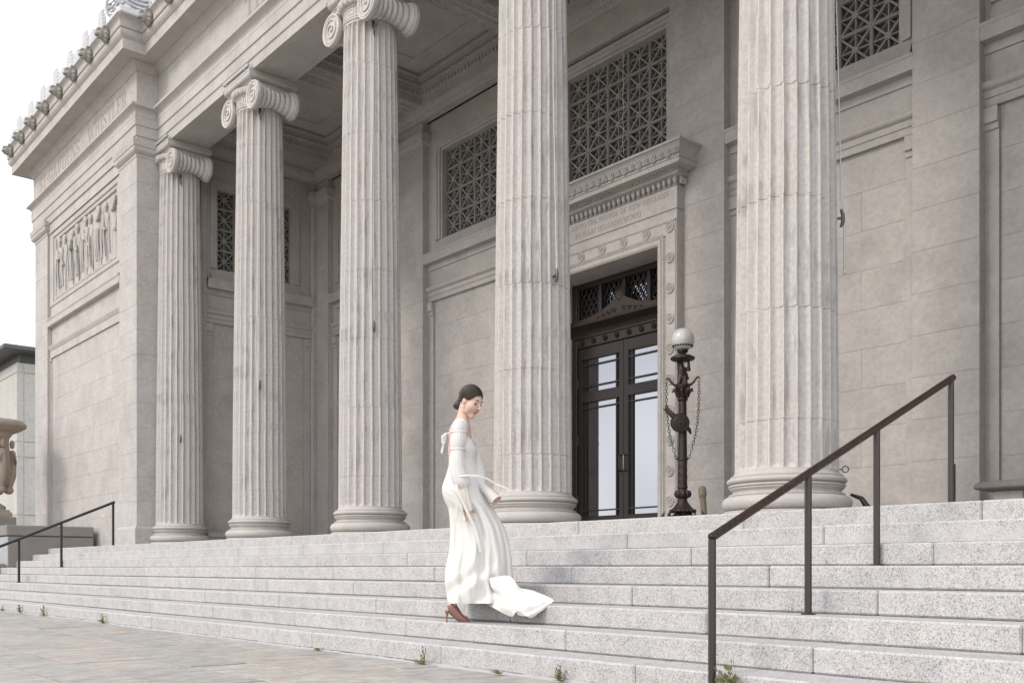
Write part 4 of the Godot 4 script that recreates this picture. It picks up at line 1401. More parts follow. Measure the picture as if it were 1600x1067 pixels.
func build_door() -> void:
	var d := Node3D.new()
	d.name = "entrance_door"
	museum.add_child(d, true)
	var zf := Z_DOOR
	var xa := -12.62; var xb := -10.18
	var B: Material = mat.bronze
	# frame
	var fr := Geo.new()
	fr.cbox(Vector3(xa, PLAT, zf - 0.08), Vector3(xa + 0.12, 5.63, zf + 0.06), 0.01)
	fr.cbox(Vector3(xb - 0.12, PLAT, zf - 0.08), Vector3(xb, 5.63, zf + 0.06), 0.01)
	fr.cbox(Vector3(xa + 0.12, 5.53, zf - 0.08), Vector3(xb - 0.12, 5.63, zf + 0.055), 0.01)
	fr.cbox(Vector3(xa + 0.12, 4.51, zf - 0.08), Vector3(xb - 0.12, 4.68, zf + 0.055), 0.01)
	part(fr, "door_frame", mat.bronze_brown, d)
	var ros := rosette_mesh(mat.bronze_brown, 0.05)
	for k in 8:
		put(ros, "rosette", d, Transform3D(Basis(), Vector3(lerpf(xa + 0.26, xb - 0.26, k / 7.0), 4.60, zf + 0.056)))
	# leaves
	var mid := -11.41
	for s in [0, 1]:
		var a := xa + 0.125 if s == 0 else mid + 0.004
		var b := mid - 0.004 if s == 0 else xb - 0.125
		var st := 0.10
		var g := Geo.new()
		var y0 := PLAT + 0.012
		var y1 := 4.504
		g.cbox(Vector3(a, y0, zf - 0.04), Vector3(a + st, y1, zf + 0.03), 0.006)
		g.cbox(Vector3(b - st, y0, zf - 0.04), Vector3(b, y1, zf + 0.03), 0.006)
		g.cbox(Vector3(a + st, y1 - 0.20, zf - 0.04), Vector3(b - st, y1, zf + 0.029), 0.006)
		g.cbox(Vector3(a + st, 3.56, zf - 0.04), Vector3(b - st, 3.74, zf + 0.029), 0.006)
		g.cbox(Vector3(a + st, y0, zf - 0.04), Vector3(b - st, y0 + 0.44, zf + 0.029), 0.006)
		var leaf := part(g, "door_leaf", B, d)
		for r in [[y0 + 0.44, 3.56], [3.74, y1 - 0.20]]:
			var mg := Geo.new()
			var e := 0.075
			var w := 0.022
			for x in [a + st + e, b - st - e]:
				mg.box(Vector3(x - w * 0.5, r[0], zf - 0.012), Vector3(x + w * 0.5, r[1], zf + 0.018))
			for y in [r[0] + 0.10, r[1] - 0.10]:
				mg.box(Vector3(a + st, y - w * 0.5, zf - 0.010), Vector3(b - st, y + w * 0.5, zf + 0.021))
			part(mg, "glazing_bar", B, d)
			var pg := Geo.new()
			pg.box(Vector3(a + st - 0.01, r[0] - 0.01, zf - 0.02), Vector3(b - st + 0.01, r[1] + 0.01, zf - 0.014))
			part(pg, "pane", mat.mirror_glass, d)
		var hx := mid + (-0.055 if s == 0 else 0.055)
		var hg := Geo.new()
		hg.tube([Vector3(hx, 2.32, zf + 0.028), Vector3(hx, 2.32, zf + 0.075), Vector3(hx, 2.35, zf + 0.09), Vector3(hx, 2.55, zf + 0.09), Vector3(hx, 2.58, zf + 0.075), Vector3(hx, 2.58, zf + 0.028)], 0.013, 8)
		part(hg, "handle", mat.brass if s == 1 else mat.bronze_brown, leaf)
		for y in [1.9, 2.9, 3.9]:
			var q := Geo.new()
			q.lathe([Vector2(0, -0.08), Vector2(0.018, -0.08), Vector2(0.018, 0.08), Vector2(0, 0.08)], 10, Vector3(a + 0.01 if s == 0 else b - 0.01, y, zf + 0.035))
			part(q, "hinge", B, leaf)
	# canopy over the leaves: ribbed cornice, curved crest, palmette
	var c := Geo.new()
	var path := [Vector2(xa + 0.05, zf), Vector2(xa + 0.05, zf + 0.06), Vector2(xb - 0.05, zf + 0.06), Vector2(xb - 0.05, zf)]
	var pr := [Vector2(0.0, 4.67), Vector2(0.02, 4.675), Vector2(0.02, 4.70)]
	pr += curve(Vector2(0.025, 4.705), Vector2(0.13, 4.85), -0.15, 6)
	pr += [Vector2(0.15, 4.855), Vector2(0.16, 4.90), Vector2(0.0, 4.91)]
	c.sweep(path, pr)
	c.box(Vector3(xa + 0.06, 4.68, zf - 0.05), Vector3(xb - 0.06, 4.905, zf + 0.055))
	var x := xa
	while x < xb:
		c.tube([Vector3(x, 4.71, zf + 0.085), Vector3(x, 4.77, zf + 0.10), Vector3(x, 4.84, zf + 0.19)], 0.014, 5)
		x += 0.042
	var can := part(c, "door_canopy", mat.bronze_brown, d)
	can.set_meta("label", "dark bronze ribbed canopy with a curved crest and palmette over the door")
	var cr := Geo.new()
	var out := PackedVector2Array()
	var low := PackedVector2Array()
	for i in 33:
		var t := -1.0 + i / 16.0
		var yy := 4.93 + 0.30 * exp(-pow(absf(t) / 0.33, 1.25)) + 0.02 * absf(t)
		out.append(Vector2(mid + t * 1.17, yy))
	for i in range(32, -1, -1):
		low.append(Vector2(mid + (-1.0 + i / 16.0) * 1.17, 4.895))
	out.append_array(low)
	cr.plate(out, zf + 0.09, 0.05)
	var crest_line := []
	for i in 33: crest_line.append(Vector3(out[i].x, out[i].y, zf + 0.125))
	cr.tube(crest_line, 0.02, 6)
	for s in [-1.0, 1.0]:   # scrolls on the crest
		for k in 4:
			var pts := []
			for i in 14:
				var a := i * 0.55
				var r := 0.06 * (1.0 - i / 17.0) * (1.0 - 0.16 * k)
				pts.append(Vector3(mid + s * (0.11 + 0.125 * k) + s * cos(a) * r, 4.99 - 0.016 * k + sin(a) * r * 0.8, zf + 0.145))
			cr.tube(pts, 0.010, 5)
	part(cr, "crest", mat.bronze_brown, d)
	var pm := Geo.new()
	for i in 9:
		var a := PI * (i + 0.5) / 9.0
		var L := 0.11 + 0.07 * sin(a)
		var tip := Vector3(mid + cos(a) * L, 5.20 + sin(a) * L, zf + 0.12)
		pm.tube([Vector3(mid, 5.17, zf + 0.13), (Vector3(mid, 5.18, zf + 0.14) + tip) * 0.5, tip], [0.012, 0.02, 0.012], 6)
	pm.ball(Vector3(mid, 5.17, zf + 0.13), Vector3(0.05, 0.04, 0.03), 8, 6)
	part(pm, "palmette", mat.bronze_brown, d)
	for s in [-1.0, 1.0]:
		var ce := Geo.new()
		for i in 4:
			var a := PI * (0.2 + 0.2 * i)
			var p0 := Vector3(mid + s * 1.22, 4.90, zf + 0.16)
			ce.tube([p0, p0 + Vector3(s * cos(a) * 0.04 + s * 0.02, 0.06, 0.0), p0 + Vector3(s * cos(a) * 0.05 + s * 0.045, 0.11, 0.0)], [0.02, 0.018, 0.006], 6)
		part(ce, "corner_leaf", mat.bronze_brown, d)
	# fanlight: mirror of the sky behind a grille of overlapping scales, in four lights
	slab("transom_pane", Vector3(xa + 0.1, 4.7, zf - 0.065), Vector3(xb - 0.1, 5.55, zf - 0.058), mat.mirror_glass, d)
	var w4 := (xb - xa - 0.24) / 4.0
	for q in 4:
		var xq := xa + 0.12 + q * w4
		var gr := Geo.new()
		gr.cbox(Vector3(xq, 4.68, zf - 0.055), Vector3(xq + 0.04, 5.53, zf + 0.045), 0.006)
		gr.cbox(Vector3(xq + w4 - 0.04, 4.68, zf - 0.055), Vector3(xq + w4, 5.53, zf + 0.045), 0.006)
		var pit := (w4 - 0.08) / 4.0
		var row := 0
		var y := 4.72
		while y < 5.52:
			var n := 4 if row % 2 == 0 else 5
			for k in n:
				var cx := xq + 0.04 + pit * (k + (0.5 if row % 2 == 0 else 0.0))
				var pts := []
				for i in 9:
					var a := PI * i / 8.0
					var px := cx + cos(a) * pit * 0.5
					if px < xq + 0.035 or px > xq + w4 - 0.035: continue
					pts.append(Vector3(px, y + sin(a) * 0.105, zf - 0.03))
				if pts.size() > 1: gr.tube(pts, 0.013, 5, 1.0, Vector3.ZERO, false)
			y += 0.092
			row += 1
		part(gr, "scale_grille", B, d)

# ------------------------------------------------------------------ ground, paving and steps
func build_ground() -> void:
	var g := Geo.new()
	g.quad(Vector3(-400, -0.06, 400), Vector3(400, -0.06, 400), Vector3(400, -0.06, -400), Vector3(-400, -0.06, -400))
	var o := part(g, "ground", mat.ground, self)
	o.set_meta("kind", "structure")
	o.set_meta("label", "level ground round the museum terrace")
	# terrace of slate flags in courses along the steps
	var bed := Geo.new()
	bed.box(Vector3(-40, -0.055, -0.3), Vector3(12, -0.016, 14))
	var pav := part(bed, "pavement", mat.mortar, self)
	pav.set_meta("kind", "structure")
	pav.set_meta("label", "terrace of worn beige and grey slate flagstones before the steps")
	var r := RandomNumberGenerator.new()
	r.seed = 77
	var z := 0.012
	var widths := [0.34, 0.62, 0.44, 0.58, 0.40, 0.66, 0.50, 0.60, 0.46]
	for k in widths.size():
		var w: float = widths[k]
		var x := -29.0 + r.randf() * 0.6
		while x < 1.2:
			var L := r.randf_range(0.55, 1.35)
			if r.randf() < 0.18 and w > 0.5:   # a course split in two narrow flags
				flag(x, x + L, z, z + w * 0.48, r)
				flag(x, x + L, z + w * 0.48, z + w, r)
			else:
				flag(x, x + L, z, z + w, r)
			x += L
		z += w

	# the rest of the terrace, past the flags that can be told apart
	var far := Geo.new()
	far.box(Vector3(-40, -0.0155, z + 0.01), Vector3(12, -0.002, 14))
	far.box(Vector3(-40, -0.0155, 0.0), Vector3(-29.6, -0.003, z))
	far.box(Vector3(2.6, -0.0155, 0.0), Vector3(12, -0.003, z))
	var fp := part(far, "outer_paving", mat.slate1, pav)
	fp.set_meta("kind", "stuff")

func flag(x0: float, x1: float, z0: float, z1: float, r: RandomNumberGenerator) -> void:
	var g := Geo.new()
	var j := 0.004 + r.randf() * 0.004
	var top := -0.004 + r.randf_range(-0.004, 0.004)
	var pts := PackedVector2Array()
	var nx := maxi(3, int((x1 - x0) / 0.12))
	var nz := maxi(2, int((z1 - z0) / 0.12))
	for i in nx: pts.append(Vector2(lerpf(x0 + j, x1 - j, float(i) / nx), z0 + j + r.randf_range(-0.002, 0.005)))
	for i in nz: pts.append(Vector2(x1 - j - r.randf_range(-0.002, 0.006), lerpf(z0 + j, z1 - j, float(i) / nz)))
	for i in nx: pts.append(Vector2(lerpf(x1 - j, x0 + j, float(i) / nx), z1 - j - r.randf_range(-0.002, 0.005)))
	for i in nz: pts.append(Vector2(x0 + j + r.randf_range(-0.002, 0.006), lerpf(z1 - j, z0 + j, float(i) / nz)))
	var c := Vector2((x0 + x1) * 0.5, (z0 + z1) * 0.5)
	var tx := r.randf_range(-0.003, 0.003); var tz := r.randf_range(-0.004, 0.004)
	var Y := func(p: Vector2) -> float: return top + tx * (p.x - c.x) + tz * (p.y - c.y)
	var n := pts.size()
	for i in n:
		var a := pts[i]; var b := pts[(i + 1) % n]
		var a2 := a.lerp(c, 0.012); var b2 := b.lerp(c, 0.012)
		g.quad(Vector3(b.x, -0.017, b.y), Vector3(a.x, -0.017, a.y), Vector3(a.x, Y.call(a) - 0.004, a.y), Vector3(b.x, Y.call(b) - 0.004, b.y))
		g.quad(Vector3(b.x, Y.call(b) - 0.004, b.y), Vector3(a.x, Y.call(a) - 0.004, a.y), Vector3(a2.x, Y.call(a), a2.y), Vector3(b2.x, Y.call(b), b2.y))
		g.tri(Vector3(b2.x, Y.call(b), b2.y), Vector3(a2.x, Y.call(a), a2.y), Vector3(c.x, top, c.y))
	part(g, "flagstone", mat["slate%d" % r.randi_range(0, 4)], get_node("pavement"))

func build_steps() -> void:
	var st := thing("granite_steps", "broad flight of eight speckled pale granite steps before the portico", "steps")
	var x0 := -23.9; var x1 := 2.9
	var core := Geo.new()
	for i in 8:
		core.box(Vector3(x0 + 0.02, 0.0 if i == 0 else i * RISE, -9.0), Vector3(x1 - 0.02, (i + 1) * RISE - 0.02, -i * TREAD - 0.03))
	part(core, "bed", mat.dark_joint, st)
	var r := RandomNumberGenerator.new()
	r.seed = 5
	for i in 8:
		var start := -2.96 if i % 2 == 1 else -3.92
		var xs := []
		var x := start
		while x < x1: x += 1.885
		while x > x0:
			xs.append(x)
			x -= 1.885
		xs.append(x)
		for k in xs.size() - 1:
			var b := minf(xs[k], x1); var a := maxf(xs[k + 1], x0)
			if b - a < 0.1: continue
			var g := Geo.new()
			var j := r.randf_range(-0.0025, 0.0025)
			var depth := TREAD + 0.10 if i < 7 else 0.60
			var top := (i + 1) * RISE + r.randf_range(-0.0015, 0.0015)
			g.cbox(Vector3(a + 0.002, i * RISE + r.randf_range(0.001, 0.0035), -i * TREAD - depth), Vector3(b - 0.002, top, -i * TREAD + j), 0.011)
			put(g.mesh(mat["granite%d" % r.randi_range(0, 2)]), "step_block", st)
	# floor of the portico behind the top step
	var fl := Geo.new()
	fl.box(Vector3(X_BLOCK + 0.0, PLAT - 0.05, -8.2), Vector3(x1, PLAT - 0.001, -2.88))
	part(fl, "landing", mat.granite1, st)
	# pointing: pale lime in the joint at the foot of the flight
	var mo := Geo.new()
	var rr := RandomNumberGenerator.new(); rr.seed = 9
	var rows := []
	var top_row := PackedVector3Array(); var mid_row := PackedVector3Array(); var low_row := PackedVector3Array()
	var xx := x0
	while xx < x1:
		var w := 0.012 + 0.022 * rr.randf() * rr.randf()
		top_row.append(Vector3(xx, 0.006 + 0.008 * rr.randf(), 0.0015)); mid_row.append(Vector3(xx, 0.003, 0.008)); low_row.append(Vector3(xx, -0.012, w + 0.01))
		xx += 0.05
	mo.grid([low_row, mid_row, top_row])
	part(mo, "pointing", mat.mortar, st)

func build_cheek_wall() -> void:
	var w := thing("cheek_wall", "low grey stone side wall closing the left end of the steps", "wall", Vector3(-23.9, 0, 0))
	var core := Geo.new()
	core.box(Vector3(-5.0, -0.05, -3.28), Vector3(-0.012, 1.40, -1.45))
	core.box(Vector3(-5.0, -0.05, -1.45), Vector3(-0.012, 0.70, -0.72))
	part(core, "core", mat.mortar, w)
	var r := RandomNumberGenerator.new(); r.seed = 3
	for e in [[-3.27, -1.46, 0.80, 1.41], [-3.27, -2.5, 0.06, 0.785], [-2.488, -1.46, 0.06, 0.785], [-1.448, -0.72, 0.0, 0.70]]:
		cslab("stone_block", Vector3(-5.0, e[2], e[0]), Vector3(0.0, e[3], e[1]), 0.008, mat.cheek, w)
	cslab("cap_stone", Vector3(-5.05, 1.425, -3.276), Vector3(0.03, 1.655, -1.42), 0.015, mat.cheek, w)
	cslab("cap_stone", Vector3(-5.05, 0.715, -1.405), Vector3(0.02, 0.80, -0.69), 0.012, mat.cheek, w)
	# pedestal and urn stand on the wall
	var at := Vector3(-27.4, 1.656, -1.896)
	var pd := thing("urn_pedestal", "stepped stone pedestal under the carved urn on the side wall", "pedestal", at)
	cslab("step", Vector3(-0.56, 0.0, -0.46), Vector3(0.56, 0.32, 0.46), 0.012, mat.cheek, pd)
	cslab("step", Vector3(-0.42, 0.321, -0.40), Vector3(0.42, 0.44, 0.40), 0.012, mat.tan_stone, pd)
	cslab("step", Vector3(-0.36, 0.441, -0.36), Vector3(0.36, 0.50, 0.36), 0.012, mat.tan_stone, pd)
	var u := thing("urn", "large carved tan stone urn with a broad flat rim on its pedestal", "urn", at + Vector3(0, 0.501, 0))
	u.scale = Vector3(1, 1.48, 1)
	var g := Geo.new()
	var rows := []
	var prof := [[0.34, 0.0], [0.34, 0.06], [0.20, 0.12], [0.15, 0.20], [0.20, 0.28], [0.33, 0.36], [0.43, 0.50], [0.47, 0.70], [0.44, 0.92], [0.40, 1.10], [0.42, 1.22], [0.52, 1.32]]
	for q in prof:
		var row := PackedVector3Array()
		for k in 72:
			var a := TAU * k / 72
			var rr: float = q[0]
			if q[1] > 0.3 and q[1] < 1.2: rr *= 1.0 + 0.05 * sin(a * 8.0 + q[1] * 6.0) + 0.03 * sin(a * 17.0 - q[1] * 9.0)
			row.append(Vector3(cos(a) * rr, q[1], -sin(a) * rr))
		rows.append(row)
	g.grid(rows, true)
	part(g, "bowl", mat.tan_stone, u)
	var rim := Geo.new()
	rim.lathe([Vector2(0.50, 1.30), Vector2(0.66, 1.345), Vector2(0.78, 1.40), Vector2(0.80, 1.43), Vector2(0.79, 1.47), Vector2(0.74, 1.505), Vector2(0.60, 1.515), Vector2(0.52, 1.45), Vector2(0.40, 1.20), Vector2(0.0, 1.10)], 64)
	for k in 60:
		var a := TAU * k / 60
		rim.ball(Vector3(cos(a) * 0.785, 1.435, -sin(a) * 0.785), Vector3(0.03, 0.035, 0.03), 6, 5)
	part(rim, "rim", mat.tan_stone, u)
	for k in 6:   # figures in the round on the bowl
		var a := TAU * k / 6 + 0.35
		var c := Vector3(cos(a), 0, -sin(a))
		var fg := Geo.new()
		fg.tube([c * 0.40 + Vector3(0, 0.36, 0), c * 0.48 + Vector3(0, 0.60, 0), c * 0.50 + Vector3(0, 0.85, 0), c * 0.47 + Vector3(0, 1.02, 0)], [0.07, 0.10, 0.085, 0.05], 10)
		fg.ball(c * 0.48 + Vector3(0, 1.12, 0), Vector3(0.06, 0.075, 0.06), 10, 8)
		var s := c.cross(Vector3.UP)
		fg.tube([c * 0.52 + Vector3(0, 0.95, 0) + s * 0.06, c * 0.55 + Vector3(0, 0.80, 0) + s * 0.14, c * 0.52 + Vector3(0, 0.98, 0) + s * 0.2], [0.035, 0.032, 0.025], 7)
		fg.ball(c * 0.40 + Vector3(0, 0.34, 0), Vector3(0.12, 0.07, 0.12), 10, 6)
		part(fg, "carved_figure", mat.tan_stone, u)

func build_annex() -> void:
	var a := thing("annex_building", "plain pale panelled modern building with a dark flat roof beyond the pavilion", "building", Vector3(-48.7, 0, -7.75))
	var core := Geo.new()
	core.box(Vector3(-24, 0, -18), Vector3(-0.03, 10.0, -0.03))
	part(core, "wall", mat.concrete_tan, a)
	var ys := [0.0, 3.1, 5.72, 6.42, 9.55, 10.02]
	for j in ys.size() - 1:
		var x := -24.0
		while x < -0.1:
			cslab("wall_panel", Vector3(x + 0.02, ys[j] + 0.02, -0.3), Vector3(minf(x + 8.0, 0.0) - 0.02, ys[j + 1] - 0.02, 0.0), 0.015, mat.concrete, a)
			x += 8.0
		cslab("wall_panel", Vector3(-0.29, ys[j] + 0.02, -2.0), Vector3(0.01, ys[j + 1] - 0.02, -0.31), 0.015, mat.concrete, a)
		cslab("wall_panel", Vector3(-0.60, ys[j] + 0.02, -5.6), Vector3(-0.025, ys[j + 1] - 0.02, -2.02), 0.015, mat.concrete_tan, a)
	var rf := cslab("roof", Vector3(-25, 10.42, -19), Vector3(0.85, 10.62, 0.75), 0.03, mat.roof_dark, a)
	cslab("clerestory", Vector3(-24.4, 10.03, -18), Vector3(-0.1, 10.44, -0.15), 0.02, mat.roof_dark, a)

# ------------------------------------------------------------------ railings
func handrail(called_label: String, x: float, m: Material, r: float) -> void:
	var h := thing("handrail", called_label, "handrail", Vector3(x, 0, 0), 0.0, "metal handrails on the steps")
	var Y := func(z: float) -> float: return 0.885 + (-z - (-0.05)) * 0.4385 - 0.02
	var za := 0.06; var zb := -2.62
	var posts := [za - 0.005, -0.835, -1.60, zb + 0.03]
	var feet := [-0.01, 3 * RISE, 5 * RISE, PLAT]
	for i in 4:
		var g := Geo.new()
		var top: float = Y.call(posts[i]) - 0.012
		g.lathe([Vector2(0, feet[i]), Vector2(r, feet[i]), Vector2(r, top), Vector2(0, top)], 20, Vector3(0, 0, posts[i]))
		var p := part(g, "post", m, h)
		var b := Geo.new()
		b.lathe([Vector2(0, feet[i]), Vector2(r * 2.0, feet[i]), Vector2(r * 2.0, feet[i] + 0.008), Vector2(r * 1.1, feet[i] + 0.014), Vector2(r, feet[i] + 0.014)], 20, Vector3(0, 0, posts[i]))
		part(b, "base_plate", m, p)
	var t := Geo.new()
	t.tube([Vector3(0, Y.call(za), za), Vector3(0, Y.call(-1.2), -1.2), Vector3(0, Y.call(zb), zb)], r * 1.12, 20)
	part(t, "rail", mat.rail_top if m == mat.rail else m, h)

# ------------------------------------------------------------------ lamp standards at the door
func chain(g: Geo, pts: Array, link: float) -> void:   # alternating links along a hanging line
	var flip := false
	for i in pts.size() - 1:
		var a: Vector3 = pts[i]; var b: Vector3 = pts[i + 1]
		var t := (b - a).normalized()
		var s := t.cross(Vector3(0, 0, 1)).normalized()
		if flip: s = t.cross(s).normalized()
		flip = not flip
		var c := (a + b) * 0.5
		var ring_pts := []
		for k in 11:
			var w := TAU * k / 10.0
			ring_pts.append(c + t * cos(w) * link * 0.62 + s * sin(w) * link * 0.36)
		g.tube(ring_pts, link * 0.115, 5, 1.0, Vector3.ZERO, false)

func lamp(at: Vector3, label: String, turn: float) -> void:
	var L := thing("lamp_standard", label, "lamp", at, turn, "bronze lamp standards flanking the door")
	L.scale = Vector3(0.91, 0.90, 0.91)
	var m: Material = mat.bronze_brown
	# foot with three scrolled paws
	var g := Geo.new()
	g.lathe([Vector2(0, 0.0), Vector2(0.25, 0.0), Vector2(0.25, 0.05), Vector2(0.19, 0.08), Vector2(0.13, 0.17), Vector2(0.10, 0.24), Vector2(0.115, 0.27)], 24)
	for k in 4:
		var a := TAU * k / 4 + 0.5
		var c := Vector3(cos(a), 0, sin(a))
		g.tube([c * 0.08 + Vector3(0, 0.24, 0), c * 0.17 + Vector3(0, 0.17, 0), c * 0.26 + Vector3(0, 0.13, 0), c * 0.31 + Vector3(0, 0.07, 0), c * 0.34 + Vector3(0, 0.03, 0)], [0.05, 0.055, 0.075, 0.085, 0.05], 10)
		g.ball(c * 0.29 + Vector3(0, 0.11, 0), Vector3(0.085, 0.10, 0.085), 10, 8)
		g.tube([c * 0.30 + Vector3(0, 0.17, 0), c * 0.33 + Vector3(0, 0.24, 0), c * 0.30 + Vector3(0, 0.29, 0)], [0.04, 0.025, 0.005], 6)
	part(g, "foot", m, L)
	# flare with leaf edge, then knop
	g = Geo.new()
	g.lathe([Vector2(0.10, 0.27), Vector2(0.155, 0.275), Vector2(0.17, 0.29), Vector2(0.165, 0.315), Vector2(0.13, 0.34), Vector2(0.09, 0.39), Vector2(0.065, 0.43), Vector2(0.06, 0.47)], 28)
	for k in 22:
		var a := TAU * k / 22
		g.ball(Vector3(cos(a) * 0.168, 0.295, sin(a) * 0.168), Vector3(0.018, 0.026, 0.018), 6, 5)
	part(g, "flare", m, L)
	g = Geo.new()
	g.lathe([Vector2(0.06, 0.46)] + torus_profile(0.065, 0.47, 0.58, 0.035, 8) + [Vector2(0.055, 0.60), Vector2(0.07, 0.61), Vector2(0.07, 0.635), Vector2(0.058, 0.64)], 24)
	for k in 9:
		var a := TAU * k / 9
		g.ball(Vector3(cos(a) * 0.088, 0.53, sin(a) * 0.088), Vector3(0.032, 0.05, 0.032), 8, 6)
	part(g, "knop", m, L)
	# shaft, chased below the chain ring
	g = Geo.new()
	var rows := []
	for j in 60:
		var y := lerpf(0.63, 1.82, j / 59.0)
		var row := PackedVector3Array()
		for k in 28:
			var a := TAU * k / 28
			var r := lerpf(0.062, 0.050, (y - 0.63) / 1.19)
			if y < 1.0: r += 0.004 * sin(a * 5.0 + y * 60.0) + 0.002 * sin(a * 9.0 - y * 90.0)
			else: r += 0.0018 * cos(a * 14.0)
			row.append(Vector3(cos(a) * r, y, -sin(a) * r))
		rows.append(row)
	g.grid(rows, true)
	g.lathe(torus_profile(0.055, 0.985, 1.025, 0.018, 6), 20)
	part(g, "shaft", m, L)
	# leafy capital and arms that carry the chains
	g = Geo.new()
	g.lathe([Vector2(0.05, 1.80), Vector2(0.075, 1.83), Vector2(0.06, 1.86), Vector2(0.065, 1.92), Vector2(0.10, 2.00), Vector2(0.105, 2.03), Vector2(0.07, 2.04), Vector2(0.0, 2.05)], 20)
	for k in 8:
		var a := TAU * k / 8
		var c := Vector3(cos(a), 0, sin(a))
		g.tube([c * 0.06 + Vector3(0, 1.87, 0), c * 0.085 + Vector3(0, 1.94, 0), c * 0.13 + Vector3(0, 1.97, 0), c * 0.135 + Vector3(0, 1.935, 0)], [0.03, 0.03, 0.022, 0.012], 6)
	part(g, "capital", m, L)
	for s in [-1.0, 1.0]:
		g = Geo.new()
		g.tube([Vector3(s * 0.05, 2.03, 0), Vector3(s * 0.11, 2.035, 0), Vector3(s * 0.15, 2.07, 0), Vector3(s * 0.185, 2.125, 0), Vector3(s * 0.21, 2.135, 0), Vector3(s * 0.222, 2.115, 0)], [0.022, 0.02, 0.016, 0.013, 0.012, 0.014], 8)
		part(g, "arm", m, L)
		g = Geo.new()
		var pts := []
		for i in 27:
			var t := i / 26.0
			var xx := lerpf(0.22, 0.06, pow(t, 3.2))
			var yy := 2.11 - 1.115 * t + 0.0
			if t > 0.86: yy = 2.11 - 1.115 * 0.86 - 0.13 * sin((t - 0.86) / 0.14 * PI * 0.62)
			pts.append(Vector3(s * xx, yy, 0.02))
		chain(g, pts, 0.047)
		part(g, "chain", mat.steel, L)
	# figure that bears the bowl: a crouching putto beside a stump
	g = Geo.new()
	var f := func(p: Vector3) -> float:
		var d := cap(p, Vector3(0, 2.03, 0), Vector3(-0.01, 2.16, 0), 0.05, 0.042)
		d = smin(d, cap(p, Vector3(-0.02, 2.14, 0.01), Vector3(-0.012, 2.24, 0.012), 0.045, 0.05), 0.03)
		d = smin(d, ell(p, Vector3(-0.02, 2.305, 0.015), Vector3(0.036, 0.042, 0.038)), 0.015)
		d = smin(d, cap(p, Vector3(0.03, 2.25, 0), Vector3(0.085, 2.24, 0.01), 0.026, 0.024), 0.02)
		d = smin(d, cap(p, Vector3(0.085, 2.24, 0.01), Vector3(0.078, 2.345, 0.0), 0.022, 0.018), 0.012)
		d = smin(d, cap(p, Vector3(-0.05, 2.25, 0), Vector3(-0.062, 2.34, 0.0), 0.024, 0.018), 0.02)
		d = smin(d, cap(p, Vector3(-0.03, 2.13, 0.03), Vector3(-0.045, 2.05, 0.06), 0.032, 0.022), 0.02)
		d = smin(d, cap(p, Vector3(0.03, 2.13, 0.02), Vector3(0.045, 2.04, 0.03), 0.034, 0.026), 0.02)
		d = smin(d, cap(p, Vector3(0.035, 2.19, -0.03), Vector3(0.07, 2.12, -0.03), 0.03, 0.015), 0.02)
		return d
	nets(f, Vector3(-0.14, 1.96, -0.12), Vector3(0.15, 2.40, 0.14), 0.009, g)
	part(g, "putto", m, L)
	g = Geo.new()
	g.lathe([Vector2(0.0, 2.345), Vector2(0.06, 2.35), Vector2(0.15, 2.375), Vector2(0.168, 2.392), Vector2(0.165, 2.41), Vector2(0.12, 2.435), Vector2(0.06, 2.45), Vector2(0.045, 2.46), Vector2(0.05, 2.475), Vector2(0.075, 2.49), Vector2(0.07, 2.51), Vector2(0.085, 2.52), Vector2(0.135, 2.565), Vector2(0.125, 2.57), Vector2(0.0, 2.53)], 32)
	for k in 22:
		var a := TAU * k / 22
		g.ball(Vector3(cos(a) * 0.131, 2.568, sin(a) * 0.131), Vector3(0.014, 0.018, 0.014), 6, 5)
	part(g, "bowl", m, L)
	g = Geo.new()
	g.ball(Vector3(0, 2.655, 0), Vector3(0.160, 0.160, 0.160), 40, 28)
	var globe := part(g, "globe", mat.globe, L)
	globe.set_meta("label", "milky white glass globe")
	# round shield with a torch behind it
	g = Geo.new()
	var tilt := Basis(Vector3.UP, 0.15) * Basis(Vector3.RIGHT, PI * 0.5)
	var sc := Vector3(-0.03, 1.50, 0.085)
	g.lathe([Vector2(0.0, 0.055), Vector2(0.022, 0.05), Vector2(0.03, 0.03), Vector2(0.07, 0.028), Vector2(0.075, 0.034), Vector2(0.085, 0.026), Vector2(0.115, 0.020), Vector2(0.122, 0.026), Vector2(0.130, 0.016), Vector2(0.130, 0.0), Vector2(0.0, -0.005)], 36, sc, tilt)
	for k in 20:
		var a := TAU * k / 20
		g.ball(sc + tilt * Vector3(cos(a) * 0.101, 0.024, sin(a) * 0.101), Vector3(0.009, 0.009, 0.009), 6, 5)
	for k in 9:
		var a := TAU * k / 9
		g.ball(sc + tilt * Vector3(cos(a) * 0.052, 0.030, sin(a) * 0.052), Vector3(0.014, 0.012, 0.014), 6, 5)
	part(g, "shield", m, L)
	g = Geo.new()
	g.tube([Vector3(-0.20, 1.70, 0.03), Vector3(-0.14, 1.62, 0.035), Vector3(0.0, 1.50, 0.03), Vector3(0.09, 1.41, 0.03), Vector3(0.115, 1.35, 0.03)], [0.012, 0.04, 0.022, 0.028, 0.012], 8)
	for k in 11:
		var q := k / 10.0
		var b := Vector3(-0.12 - 0.10 * q, 1.60 + 0.11 * q, 0.035)
		for s in [-1.0, 1.0]:
			g.tube([b, b + Vector3(-0.025 - s * 0.022, 0.025 - s * 0.03, s * 0.006)], [0.010, 0.003], 5)
	part(g, "torch", m, L)

